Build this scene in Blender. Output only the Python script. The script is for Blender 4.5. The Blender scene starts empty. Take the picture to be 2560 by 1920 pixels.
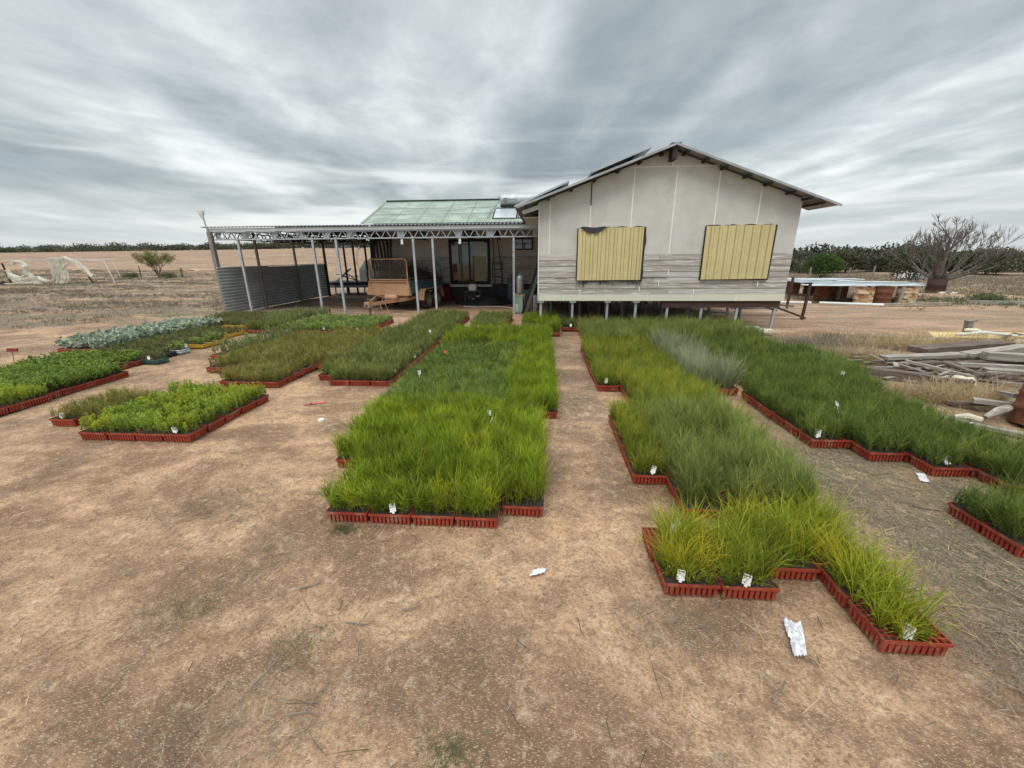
import bpy, math, random
import numpy as np
from mathutils import Vector, Matrix, noise
R = math.radians
random.seed(7); rng = np.random.default_rng(11)
S = bpy.context.scene
# ------------------------------------------------------------------ camera
CAM_H = 1.8; PITCH = R(17.74); YAW = R(4.3); ROLL = R(0.43)
cam_d = bpy.data.cameras.new("camera"); cam = bpy.data.objects.new("camera", cam_d)
S.collection.objects.link(cam); S.camera = cam
cam_d.sensor_width = 36; cam_d.sensor_fit = 'HORIZONTAL'; cam_d.lens = 36 * 1000 / 2560
cam_d.clip_start = 0.05; cam_d.clip_end = 6000
cam.matrix_world = (Matrix.Translation((0, 0, CAM_H)) @ Matrix.Rotation(YAW, 4, 'Z')
                    @ Matrix.Rotation(R(90) - PITCH, 4, 'X') @ Matrix.Rotation(-ROLL, 4, 'Z'))
S.render.resolution_x = 1024; S.render.resolution_y = 768
# ------------------------------------------------------------------ sky
SUN_EL = R(58); SUN_AZ = R(200)          # compass style: sun high behind the camera, veiled by cloud
W = bpy.data.worlds.new("World"); S.world = W; W.use_nodes = True
nt = W.node_tree; nt.nodes.clear()
def N(t, nt=nt, **k):
    n = nt.nodes.new(t)
    for a, b in k.items(): setattr(n, a, b)
    return n
def M(op, a, b=None, nt=nt, c=None, clamp=False):
    n = nt.nodes.new('ShaderNodeMath'); n.operation = op; n.use_clamp = clamp
    for i, v in enumerate((a, b, c)):
        if v is None: continue
        if isinstance(v, (int, float)): n.inputs[i].default_value = v
        else: nt.links.new(v, n.inputs[i])
    return n.outputs[0]
def ramp(nt, fac, stops, interp='LINEAR'):
    n = nt.nodes.new('ShaderNodeValToRGB'); cr = n.color_ramp; cr.interpolation = interp
    while len(cr.elements) < len(stops): cr.elements.new(0.5)
    for e, (p, c) in zip(cr.elements, stops):
        e.position = p; e.color = tuple(c) + (1,) if len(c) == 3 else c
    nt.links.new(fac, n.inputs[0]); return n.outputs[0]
def mixc(nt, fac, a, b, mode='MIX'):
    n = nt.nodes.new('ShaderNodeMix'); n.data_type = 'RGBA'; n.blend_type = mode
    for i, v in ((0, fac), (6, a), (7, b)):
        if isinstance(v, (int, float)): n.inputs[i].default_value = v
        elif isinstance(v, tuple): n.inputs[i].default_value = v if len(v) == 4 else v + (1,)
        else: nt.links.new(v, n.inputs[i])
    return n.outputs[2]
def mapr(nt, v, a, b, c=0.0, d=1.0, smooth=True):
    n = nt.nodes.new('ShaderNodeMapRange'); n.interpolation_type = 'SMOOTHSTEP' if smooth else 'LINEAR'
    nt.links.new(v, n.inputs[0])
    for i, q in enumerate((a, b, c, d)): n.inputs[i + 1].default_value = q
    return n.outputs[0]
def noise_n(nt, vec, scale, detail=4, rough=0.5, dist=0.0):
    n = nt.nodes.new('ShaderNodeTexNoise'); n.inputs['Scale'].default_value = scale
    n.inputs['Detail'].default_value = detail; n.inputs['Roughness'].default_value = rough
    n.inputs['Distortion'].default_value = dist
    nt.links.new(vec, n.inputs['Vector']); return n.outputs['Fac']
def vscale(nt, vec, s, off=(0, 0, 0), rot=(0, 0, 0)):
    n = nt.nodes.new('ShaderNodeMapping'); n.inputs['Scale'].default_value = s
    n.inputs['Location'].default_value = off; n.inputs['Rotation'].default_value = rot
    nt.links.new(vec, n.inputs['Vector']); return n.outputs[0]
tc = N('ShaderNodeTexCoord'); sep = N('ShaderNodeSeparateXYZ'); nt.links.new(tc.outputs['Generated'], sep.inputs[0])
zz = M('MAXIMUM', sep.outputs[2], 0.0)
zc = M('ADD', zz, 0.10)
cu = M('DIVIDE', sep.outputs[0], zc); cv = M('DIVIDE', sep.outputs[1], zc)
comb = N('ShaderNodeCombineXYZ'); nt.links.new(cu, comb.inputs[0]); nt.links.new(cv, comb.inputs[1])
pv = vscale(nt, comb.outputs[0], (1, 1, 1), rot=(0, 0, R(-9)))
n1 = noise_n(nt, vscale(nt, pv, (1.15, 0.20, 1), (3.4, 1.7, 0)), 1.0, 3, 0.45, 0.3)      # long streaks
n2 = noise_n(nt, vscale(nt, pv, (1.3, 0.95, 1), (7.3, 2.9, 0)), 1.9, 7, 0.58, 0.25)     # rags
n3 = noise_n(nt, vscale(nt, pv, (0.42, 0.20, 1), (1.3, 5.2, 0)), 1.0, 2, 0.5, 0.0)       # broad
mixn = M('ADD', M('ADD', M('MULTIPLY', n1, 0.50), M('MULTIPLY', n2, 0.25)), M('MULTIPLY', n3, 0.25))
cl = ramp(nt, mixn, [(0.37, (0.205, 0.238, 0.258)), (0.44, (0.262, 0.298, 0.315)), (0.50, (0.345, 0.382, 0.394)),
                     (0.56, (0.47, 0.508, 0.514)), (0.64, (0.72, 0.752, 0.745))])
hz = mapr(nt, zz, 0.0, 0.16, 0.72, 0.0)
cl = mixc(nt, hz, cl, (0.56, 0.605, 0.61))
# low dark bank of small clouds just over the left horizon, and bright bands above them
bands = noise_n(nt, vscale(nt, tc.outputs['Generated'], (1.3, 1.3, 15), (0, 0, 3)), 1.0, 4, 0.55, 0.2)
bandm = M('MULTIPLY', mapr(nt, zz, 0.02, 0.05), mapr(nt, zz, 0.14, 0.30, 1, 0))
cl = mixc(nt, M('MULTIPLY', bandm, mapr(nt, bands, 0.50, 0.66, 0, .75)), cl, (0.72, 0.75, 0.73))
cl = mixc(nt, M('MULTIPLY', bandm, mapr(nt, bands, 0.46, 0.34, 0, 0.6)), cl, (0.31, 0.355, 0.39))
# sky gain added overhead and behind camera, out of frame, to light the scene
zen = mapr(nt, sep.outputs[2], 0.50, 0.92, 1.0, 4.2)
bck = mapr(nt, sep.outputs[1], -0.15, -0.8, 1.0, 1.35)
gain = M('MULTIPLY', M('MULTIPLY', zen, bck), 10.0)
gn = N('ShaderNodeVectorMath', operation='SCALE'); nt.links.new(cl, gn.inputs[0]); nt.links.new(gain, gn.inputs[3])
sky = N('ShaderNodeTexSky'); sky.sky_type = 'NISHITA'; sky.sun_disc = False
sky.sun_elevation = SUN_EL; sky.sun_rotation = SUN_AZ; sky.air_density = 1.2; sky.dust_density = 2.0
mx = mixc(nt, 0.90, sky.outputs[0], gn.outputs[0])
bg = N('ShaderNodeBackground'); bg.inputs[1].default_value = 0.10
out = N('ShaderNodeOutputWorld'); nt.links.new(mx, bg.inputs[0]); nt.links.new(bg.outputs[0], out.inputs[0])
# ------------------------------------------------------------------ sun
sd = bpy.data.lights.new("sun", 'SUN'); sd.energy = 1.2; sd.angle = R(28); sd.color = (1.0, 0.93, 0.83)
so = bpy.data.objects.new("sun", sd); S.collection.objects.link(so)
dirv = Vector((math.sin(SUN_AZ) * math.cos(SUN_EL), math.cos(SUN_AZ) * math.cos(SUN_EL), math.sin(SUN_EL)))
so.rotation_euler = dirv.to_track_quat('Z', 'Y').to_euler(); so.location = dirv * 50
S.view_settings.view_transform = 'Standard'; S.view_settings.look = 'None'
S.view_settings.exposure = 0.52; S.view_settings.gamma = 1.0; S.view_settings.use_curve_mapping = False
S.cycles.max_bounces = 6; S.cycles.transparent_max_bounces = 8
# ================================================================== helpers
COL = S.collection
def tag(o, label=None, cat=None, group=None, kind=None):
    if label: o['label'] = label
    if cat: o['category'] = cat
    if group: o['group'] = group
    if kind: o['kind'] = kind
    return o
def empty(name, loc=(0, 0, 0), rz=0):
    o = bpy.data.objects.new(name, None); o.empty_display_size = 0.1
    o.location = loc; o.rotation_euler = (0, 0, rz); COL.objects.link(o); return o
def hgt(x, y):
    d = math.hypot(x, y)
    if d < 24: return 0.0
    az = math.degrees(math.atan2(x, max(y, 1e-3)))
    t = min(max((d - 40) / 330.0, 0), 1); t = t * t * (3 - 2 * t)
    if y < 0: return 0.0
    L = np.interp(az, [-90, -58, -29, -12, 10, 90], [3.4, 5.0, 8.4, 8.0, 0.5, -0.3])
    r = t * L
    if az > 8:
        s = min(max((d - 24) / 60, 0), 1); r -= 1.1 * s * s * (3 - 2 * s) * min((az - 8) / 20, 1)
    return float(r)
class MB:
    def __init__(s): s.v = []; s.f = []; s.m = []
    def add(s, vs, fs, m=0):
        b = len(s.v); s.v += [tuple(v) for v in vs]; s.f += [tuple(b + i for i in f) for f in fs]; s.m += [m] * len(fs); return s
    def box(s, x0, x1, y0, y1, z0, z1, m=0, mat=None):
        vs = [Vector((x, y, z)) for z in (z0, z1) for y in (y0, y1) for x in (x0, x1)]
        if mat is not None: vs = [mat @ v for v in vs]
        return s.add(vs, [(0, 2, 3, 1), (4, 5, 7, 6), (0, 1, 5, 4), (2, 6, 7, 3), (0, 4, 6, 2), (1, 3, 7, 5)], m)
    def bar(s, p, q, w, h=None, m=0, up=(0, 0, 1)):
        p = Vector(p); q = Vector(q); h = h or w; d = (q - p); L = d.length
        if L < 1e-6: return s
        d /= L; up = Vector(up)
        if abs(d.dot(up)) > 0.98: up = Vector((0, 1, 0))
        a = d.cross(up).normalized(); b = a.cross(d).normalized()
        vs = []
        for e in (p, q):
            for i, j in ((-1, -1), (1, -1), (1, 1), (-1, 1)): vs.append(e + a * (i * w / 2) + b * (j * h / 2))
        return s.add(vs, [(0, 3, 2, 1), (4, 5, 6, 7), (0, 1, 5, 4), (1, 2, 6, 5), (2, 3, 7, 6), (3, 0, 4, 7)], m)
    def tube(s, pts, r, n=8, m=0, cap=True):
        pts = [Vector(p) for p in pts]; rs = r if isinstance(r, (list, tuple)) else [r] * len(pts)
        rings = []; prev = None
        for i, p in enumerate(pts):
            d = (pts[min(i + 1, len(pts) - 1)] - pts[max(i - 1, 0)]).normalized()
            u = Vector((0, 0, 1)) if abs(d.z) < 0.95 else Vector((1, 0, 0))
            if prev is not None:
                a = (prev - d * prev.dot(d))
                a = a.normalized() if a.length > 1e-4 else d.cross(u).normalized()
            else: a = d.cross(u).normalized()
            prev = a; b = d.cross(a)
            rings.append([p + (a * math.cos(2 * math.pi * k / n) + b * math.sin(2 * math.pi * k / n)) * rs[i] for k in range(n)])
        vs = [v for r_ in rings for v in r_]; fs = []
        for i in range(len(rings) - 1):
            for k in range(n):
                k2 = (k + 1) % n; fs.append((i * n + k, i * n + k2, (i + 1) * n + k2, (i + 1) * n + k))
        if cap: fs.append(tuple(range(n - 1, -1, -1))); fs.append(tuple((len(rings) - 1) * n + k for k in range(n)))
        return s.add(vs, fs, m)
    def lathe(s, prof, c=(0, 0, 0), n=24, m=0, mat=None):
        vs = []
        for r, z in prof:
            for k in range(n):
                a = 2 * math.pi * k / n; v = Vector((r * math.cos(a), r * math.sin(a), z))
                v = (mat @ v) if mat is not None else v
                vs.append(v + Vector(c))
        fs = []
        for i in range(len(prof) - 1):
            for k in range(n):
                k2 = (k + 1) % n; fs.append((i * n + k, i * n + k2, (i + 1) * n + k2, (i + 1) * n + k))
        return s.add(vs, fs, m)
    def corr(s, o, u, L, v, Wd, pitch, amp, m=0, prof='sin', nv=1, warp=0):
        """sheet: ribs run along v, wave across u"""
        o = Vector(o); u = Vector(u).normalized(); v = Vector(v).normalized(); n = u.cross(v).normalized()
        if prof == 'sin':
            k = max(int(L / pitch * 8), 8); us = [L * i / k for i in range(k + 1)]; hs = [amp * math.sin(2 * math.pi * x / pitch) for x in us]
        else:
            us = []; hs = []; x = 0
            while x < L:
                for dx, h in ((0, 0), (pitch * .52, 0), (pitch * .62, amp), (pitch * .90, amp)):
                    if x + dx <= L: us.append(x + dx); hs.append(h)
                x += pitch
            us.append(L); hs.append(0)
        vs = []; nu = len(us)
        for j in range(nv + 1):
            for a, h in zip(us, hs):
                w = warp * noise.noise(Vector((a * 1.3, j * Wd / nv * 1.3, warp * 90 + 3))) if warp else 0
                vs.append(o + u * a + v * (Wd * j / nv) + n * (h + w))
        fs = [(j * nu + i, j * nu + i + 1, (j + 1) * nu + i + 1, (j + 1) * nu + i) for j in range(nv) for i in range(nu - 1)]
        return s.add(vs, fs, m)
    def build(s, name, mats, parent=None, smooth=False):
        me = bpy.data.meshes.new(name); me.from_pydata(s.v, [], s.f)
        if not isinstance(mats, (list, tuple)): mats = [mats]
        for m in mats: me.materials.append(m)
        if len(mats) > 1: me.polygons.foreach_set('material_index', s.m)
        if smooth: me.polygons.foreach_set('use_smooth', [True] * len(s.f))
        me.update(); o = bpy.data.objects.new(name, me); COL.objects.link(o)
        if parent is not None: o.parent = parent
        return o
def np_mesh(name, V, quads=None, tris=None, tint=None, mats=(), mi=None):
    """fast mesh from numpy arrays"""
    me = bpy.data.meshes.new(name)
    nq = 0 if quads is None else len(quads); ntr = 0 if tris is None else len(tris)
    loops = np.concatenate([quads.ravel() if nq else np.zeros(0, int), tris.ravel() if ntr else np.zeros(0, int)]).astype(np.int32)
    me.vertices.add(len(V)); me.vertices.foreach_set('co', V.astype(np.float32).ravel())
    me.loops.add(len(loops)); me.loops.foreach_set('vertex_index', loops)
    tot = np.concatenate([np.full(nq, 4), np.full(ntr, 3)]).astype(np.int32)
    st = np.concatenate([[0], np.cumsum(tot)[:-1]]).astype(np.int32)
    me.polygons.add(nq + ntr); me.polygons.foreach_set('loop_start', st); me.polygons.foreach_set('loop_total', tot)
    for m in mats: me.materials.append(m)
    if mi is not None: me.polygons.foreach_set('material_index', mi.astype(np.int32))
    me.update(calc_edges=True)
    if tint is not None:
        a = me.attributes.new('tint', 'FLOAT', 'POINT'); a.data.foreach_set('value', tint.astype(np.float32))
    return me
# ------------------------------------------------------------------ materials
MATS = {}
def mat(name, c1, c2=None, scale=6.0, stretch=(1, 1, 1), rough=0.8, metal=0.0, bump=0.0, bscale=40.0, detail=5,
        lo=0.35, hi=0.65, c3=None, scale3=2.0, lo3=0.55, hi3=0.7, spec=0.3, coords='Object'):
    m = bpy.data.materials.new(name); m.use_nodes = True; t = m.node_tree; b = t.nodes['Principled BSDF']
    b.inputs['Roughness'].default_value = rough; b.inputs['Metallic'].default_value = metal
    b.inputs['Specular IOR Level'].default_value = spec
    tcn = t.nodes.new('ShaderNodeTexCoord' if coords != 'World' else 'ShaderNodeNewGeometry'); vec = tcn.outputs[coords if coords != 'World' else 'Position']
    if c2 is None: c2 = tuple(x * 0.8 for x in c1)
    f = mapr(t, noise_n(t, vscale(t, vec, stretch), scale, detail, 0.6), lo, hi)
    col = mixc(t, f, c1, c2)
    if c3 is not None:
        f3 = mapr(t, noise_n(t, vscale(t, vec, stretch, (4.2, 1.1, 7.7)), scale3, 6, 0.65), lo3, hi3)
        col = mixc(t, f3, col, c3)
    fine = noise_n(t, vec, bscale, 3, 0.6)
    col = mixc(t, mapr(t, fine, 0.3, 0.7, 0.0, 0.22), col, tuple(x * 0.72 for x in c1))
    t.links.new(col, b.inputs['Base Color'])
    if bump:
        bn = t.nodes.new('ShaderNodeBump'); bn.inputs['Strength'].default_value = bump; bn.inputs['Distance'].default_value = 0.01
        t.links.new(fine, bn.inputs['Height']); t.links.new(bn.outputs[0], b.inputs['Normal'])
    MATS[name] = m; return m
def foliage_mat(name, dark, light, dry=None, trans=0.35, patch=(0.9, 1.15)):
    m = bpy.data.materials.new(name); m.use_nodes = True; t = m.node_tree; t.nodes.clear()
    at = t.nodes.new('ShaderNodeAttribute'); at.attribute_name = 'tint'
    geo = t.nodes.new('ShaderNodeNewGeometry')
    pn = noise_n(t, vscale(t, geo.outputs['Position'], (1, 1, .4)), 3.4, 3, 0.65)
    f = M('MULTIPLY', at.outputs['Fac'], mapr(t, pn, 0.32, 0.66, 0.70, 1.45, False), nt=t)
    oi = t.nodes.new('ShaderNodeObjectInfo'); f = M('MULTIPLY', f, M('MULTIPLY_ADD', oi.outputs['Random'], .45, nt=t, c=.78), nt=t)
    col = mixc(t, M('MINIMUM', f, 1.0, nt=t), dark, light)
    if dry is not None:
        pn2 = noise_n(t, vscale(t, geo.outputs['Position'], (1, 1, .3), (5, 3, 1)), 3.2, 3, 0.6)
        col = mixc(t, M('MULTIPLY', mapr(t, pn2, 0.5, 0.72), mapr(t, at.outputs['Fac'], 0.2, 0.9), nt=t), col, dry)
    d = t.nodes.new('ShaderNodeBsdfPrincipled'); d.inputs['Roughness'].default_value = 0.55; d.inputs['Specular IOR Level'].default_value = 0.25
    tr = t.nodes.new('ShaderNodeBsdfTranslucent'); ms = t.nodes.new('ShaderNodeMixShader'); ms.inputs[0].default_value = trans
    o = t.nodes.new('ShaderNodeOutputMaterial')
    t.links.new(col, d.inputs['Base Color']); t.links.new(col, tr.inputs['Color'])
    t.links.new(d.outputs[0], ms.inputs[1]); t.links.new(tr.outputs[0], ms.inputs[2]); t.links.new(ms.outputs[0], o.inputs[0])
    return m
m_fibro = mat('fibro_sheet', (0.60, 0.58, 0.545), (0.53, 0.51, 0.48), 2.0, (1, 1, 1), 0.85, bump=0.25, bscale=60, c3=(0.50, 0.470, 0.420), scale3=1.1)
m_strip = mat('cream_strip', (0.84, 0.82, 0.74), (0.78, 0.75, 0.67), 5)
m_board = mat('weathered_board', (0.44, 0.395, 0.355), (0.30, 0.265, 0.240), 2.0, (0.7, 1, 11), 0.9, bump=0.5, bscale=50, c3=(0.62, 0.60, 0.56), scale3=2.6, lo3=0.54, hi3=0.60)
m_boardw = mat('painted_board', (0.56, 0.54, 0.50), (0.36, 0.33, 0.30), 2.0, (0.7, 1, 14), 0.9, bump=0.4, bscale=50)
m_cream = mat('cream_board', (0.66, 0.66, 0.50), (0.60, 0.59, 0.50), 1.2, (1, 1, 1), 0.7)
m_yribs = mat('deep_yellow_rib', (0.46, 0.38, 0.185), (0.40, 0.33, 0.16), 2.5, rough=0.6)  # deeper yellow for the sloping rib sides of the window covers
m_yellow = mat('yellow_steel', (0.62, 0.525, 0.270), (0.56, 0.47, 0.24), 2.5, rough=0.5, c3=(0.42, 0.30, 0.14), scale3=5, lo3=0.72, hi3=0.82, bscale=12)
m_cloth = mat('shade_cloth', (0.035, 0.035, 0.035), (0.06, 0.06, 0.055), 9, bump=0.4, bscale=120)
m_galv = mat('galvanised_steel', (0.46, 0.49, 0.51), (0.36, 0.385, 0.40), 4, rough=0.5, metal=0.35, bscale=20)
m_galvd = mat('aged_steel', (0.25, 0.26, 0.265), (0.17, 0.175, 0.18), 3, rough=0.6, metal=0.3, bscale=15)
m_roofu = mat('roof_iron', (0.40, 0.42, 0.43), (0.30, 0.31, 0.32), 3, rough=0.55, metal=0.3, bscale=12)
m_screen = mat('zinc_screen', (0.40, 0.425, 0.43), (0.33, 0.35, 0.355), 1.5, rough=0.6, metal=0.0)
m_sheetA = mat('old_zinc', (0.33, 0.37, 0.39), (0.22, 0.25, 0.27), 2, (1, 6, 1), rough=0.5, metal=0.2)
m_sheetB = mat('pale_zinc', (0.52, 0.56, 0.57), (0.38, 0.41, 0.42), 2, (1, 6, 1), rough=0.5, metal=0.2)
m_fascia = mat('pale_fascia', (0.62, 0.64, 0.64), (0.52, 0.54, 0.54), 1.5, (1, 1, 1), 0.6)
m_green = mat('green_roof_iron', (0.225, 0.270, 0.222), (0.29, 0.335, 0.285), 1.2, (1, 2.5, 1), 0.6, c3=(0.37, 0.41, 0.36), scale3=0.9, lo3=0.45, hi3=0.62, bscale=8)
m_dark = mat('dark_timber', (0.045, 0.04, 0.036), (0.03, 0.027, 0.025), 6)
m_brown = mat('brown_beam', (0.085, 0.045, 0.033), (0.05, 0.03, 0.025), 3, (1, 1, 5))
m_postw = mat('grey_timber_pole', (0.26, 0.225, 0.20), (0.17, 0.15, 0.135), 3, (8, 8, 1), bump=0.5, bscale=30)
m_black = mat('black_paint', (0.022, 0.022, 0.024), (0.035, 0.035, 0.035), 5, rough=0.5)
m_rust = mat('rusty_steel', (0.20, 0.075, 0.035), (0.10, 0.04, 0.025), 5, (1, 1, 2.5), 0.85, bump=0.4, bscale=50)
m_oldrust = mat('old_rust', (0.085, 0.045, 0.040), (0.055, 0.03, 0.028), 4)
m_rustw = mat('rusty_painted_drum', (0.62, 0.52, 0.36), (0.50, 0.38, 0.22), 3, (1, 1, 2), 0.8, c3=(0.24, 0.085, 0.035), scale3=3.0, lo3=0.45, hi3=0.58, bump=0.3)
m_rustm = mat('rusty_grey_drum', (0.30, 0.22, 0.15), (0.20, 0.11, 0.06), 3, (1, 1, 2), 0.8, c3=(0.17, 0.06, 0.03), scale3=2.4, lo3=0.42, hi3=0.56, bump=0.3)
m_dust = mat('dusty_orange_steel', (0.45, 0.265, 0.155), (0.38, 0.215, 0.125), 2.5, rough=0.85, c3=(0.30, 0.24, 0.21), scale3=1.7, lo3=0.58, hi3=0.72)
m_blue = mat('blue_steel', (0.065, 0.135, 0.21), (0.10, 0.14, 0.17), 3, rough=0.6, c3=(0.22, 0.15, 0.10), scale3=3, lo3=0.6, hi3=0.75)
m_tyre = mat('rubber', (0.035, 0.033, 0.032), (0.10, 0.075, 0.055), 5, rough=0.9)
m_rim = mat('dusty_rim', (0.30, 0.25, 0.18), (0.20, 0.15, 0.10), 5)
m_mesh = mat('wire', (0.17, 0.13, 0.10), (0.11, 0.085, 0.07), 5, rough=0.7)
m_white = mat('white_plastic', (0.78, 0.78, 0.76), (0.70, 0.70, 0.68), 4, rough=0.5)
m_glass = mat('dark_glass', (0.012, 0.014, 0.016), (0.02, 0.022, 0.025), 2, rough=0.06, spec=0.8)
m_curt = mat('curtain', (0.42, 0.40, 0.26), (0.34, 0.32, 0.20), 2, (10, 1, 1))
m_panel = mat('solar_glass', (0.36, 0.39, 0.42), (0.42, 0.45, 0.48), 1, rough=0.15, spec=0.7)
m_tray = mat('red_plastic', (0.34, 0.052, 0.028), (0.25, 0.040, 0.024), 4, rough=0.5, c3=(0.36, 0.19, 0.125), scale3=9, lo3=0.50, hi3=0.72, bscale=60, coords='World')
m_trayY = mat('yellow_plastic', (0.62, 0.36, 0.03), (0.52, 0.32, 0.05), 9, rough=0.5)
m_trayG = mat('dark_green_plastic', (0.03, 0.10, 0.085), (0.05, 0.11, 0.10), 9, rough=0.5)
m_trayW = mat('pale_grey_plastic', (0.60, 0.62, 0.64), (0.50, 0.52, 0.54), 9, rough=0.5)
m_trayK = mat('black_plastic', (0.02, 0.022, 0.026), (0.03, 0.03, 0.035), 9, rough=0.4)
m_soil = mat('potting_soil', (0.035, 0.024, 0.018), (0.07, 0.045, 0.032), 60, rough=0.95, bump=1.0, bscale=150)
m_tagw = mat('white_tag', (0.80, 0.80, 0.79), (0.74, 0.74, 0.72), 30, rough=0.4)
m_ink = mat('ink', (0.10, 0.10, 0.11), (0.14, 0.14, 0.15), 60)
m_orange = mat('orange_plastic', (0.72, 0.13, 0.03), (0.62, 0.11, 0.03), 9, rough=0.5)
m_red = mat('red_plastic_sheet', (0.17, 0.015, 0.018), (0.13, 0.013, 0.015), 9, rough=0.5)
m_netting = mat('cream_netting', (0.80, 0.77, 0.68), (0.66, 0.63, 0.54), 6)
m_straw = mat('straw', (0.50, 0.39, 0.23), (0.36, 0.27, 0.17), 3, rough=0.8, coords='Object')
m_strawg = mat('grey_straw', (0.33, 0.29, 0.23), (0.22, 0.19, 0.15), 3, rough=0.9)
m_twig = mat('twig_bark', (0.23, 0.185, 0.145), (0.14, 0.105, 0.08), 8, rough=0.9)
m_bleach = mat('bleached_wood', (0.36, 0.325, 0.28), (0.19, 0.165, 0.14), 2.2, (1, 14, 14), 0.9, bump=0.5, bscale=60, c3=(0.56, 0.52, 0.45), scale3=1.5, lo3=0.55, hi3=0.7)
m_oldwood = mat('old_dark_wood', (0.10, 0.065, 0.05), (0.17, 0.14, 0.12), 2.2, (1, 14, 14), 0.9, bump=0.5, bscale=60)
m_branch = mat('bare_bark', (0.175, 0.155, 0.135), (0.085, 0.072, 0.062), 5, rough=0.9)
m_trunk = mat('bark', (0.12, 0.09, 0.07), (0.07, 0.055, 0.045), 5, rough=0.9)
m_stone = mat('pale_stone', (0.62, 0.56, 0.45), (0.50, 0.44, 0.34), 7, rough=0.9, bump=0.5)
m_rockr = mat('reddish_stone', (0.36, 0.22, 0.14), (0.26, 0.15, 0.10), 7, rough=0.9, bump=0.5)
m_paper = mat('crumpled_paper', (0.62, 0.61, 0.62), (0.40, 0.39, 0.42), 38, rough=0.7, lo=0.48, hi=0.62)
m_cabin = mat('mint_cabinet', (0.27, 0.40, 0.31), (0.22, 0.34, 0.27), 3, rough=0.5)
m_silver = mat('silver_cylinder', (0.42, 0.42, 0.42), (0.33, 0.33, 0.34), 3, rough=0.4, metal=0.5)
m_bluegrey = mat('blue_grey_cylinder', (0.10, 0.125, 0.155), (0.08, 0.10, 0.12), 3, rough=0.5)
m_pipe = mat('white_pipe', (0.66, 0.68, 0.66), (0.56, 0.58, 0.56), 2, rough=0.5)
m_yply = mat('yellow_board', (0.62, 0.46, 0.20), (0.55, 0.42, 0.20), 3)
# foliage
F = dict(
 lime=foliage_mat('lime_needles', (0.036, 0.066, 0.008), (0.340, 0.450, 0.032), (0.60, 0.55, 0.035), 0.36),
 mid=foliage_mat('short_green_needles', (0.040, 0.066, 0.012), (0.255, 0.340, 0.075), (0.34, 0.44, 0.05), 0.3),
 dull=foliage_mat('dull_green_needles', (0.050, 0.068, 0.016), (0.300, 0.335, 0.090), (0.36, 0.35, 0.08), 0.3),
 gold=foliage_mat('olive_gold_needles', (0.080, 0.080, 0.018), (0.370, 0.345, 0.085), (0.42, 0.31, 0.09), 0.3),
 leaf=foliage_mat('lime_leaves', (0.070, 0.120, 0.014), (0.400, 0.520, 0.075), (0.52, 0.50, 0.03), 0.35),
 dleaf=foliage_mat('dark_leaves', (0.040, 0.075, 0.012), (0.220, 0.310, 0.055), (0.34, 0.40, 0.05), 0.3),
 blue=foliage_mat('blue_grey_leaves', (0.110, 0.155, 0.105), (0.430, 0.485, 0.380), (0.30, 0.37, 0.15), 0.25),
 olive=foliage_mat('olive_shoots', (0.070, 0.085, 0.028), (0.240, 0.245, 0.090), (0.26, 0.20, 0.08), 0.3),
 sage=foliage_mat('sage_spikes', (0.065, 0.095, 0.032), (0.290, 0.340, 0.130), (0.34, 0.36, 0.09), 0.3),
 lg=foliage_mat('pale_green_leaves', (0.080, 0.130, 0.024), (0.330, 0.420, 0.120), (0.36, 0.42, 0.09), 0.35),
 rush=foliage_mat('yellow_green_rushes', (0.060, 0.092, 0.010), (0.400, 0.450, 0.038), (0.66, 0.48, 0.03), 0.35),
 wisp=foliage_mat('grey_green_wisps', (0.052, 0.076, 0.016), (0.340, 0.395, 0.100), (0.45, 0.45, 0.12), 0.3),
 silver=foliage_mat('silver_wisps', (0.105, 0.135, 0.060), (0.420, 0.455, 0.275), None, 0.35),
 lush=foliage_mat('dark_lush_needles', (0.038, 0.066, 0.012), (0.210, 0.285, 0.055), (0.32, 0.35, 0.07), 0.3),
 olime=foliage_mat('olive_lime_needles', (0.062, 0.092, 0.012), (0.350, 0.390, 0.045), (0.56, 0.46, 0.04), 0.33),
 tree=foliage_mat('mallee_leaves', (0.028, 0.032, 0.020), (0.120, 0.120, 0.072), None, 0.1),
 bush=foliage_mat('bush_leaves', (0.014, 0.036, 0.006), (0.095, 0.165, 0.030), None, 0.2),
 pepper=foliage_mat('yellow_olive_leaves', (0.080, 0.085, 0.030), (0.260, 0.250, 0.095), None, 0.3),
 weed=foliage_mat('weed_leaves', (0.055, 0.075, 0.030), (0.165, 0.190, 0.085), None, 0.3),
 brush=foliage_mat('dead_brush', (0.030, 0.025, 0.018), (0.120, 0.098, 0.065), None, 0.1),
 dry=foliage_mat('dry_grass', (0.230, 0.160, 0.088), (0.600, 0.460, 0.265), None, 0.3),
 drygrey=foliage_mat('grey_dry_grass', (0.085, 0.070, 0.052), (0.330, 0.275, 0.205), None, 0.2),
)
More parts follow.
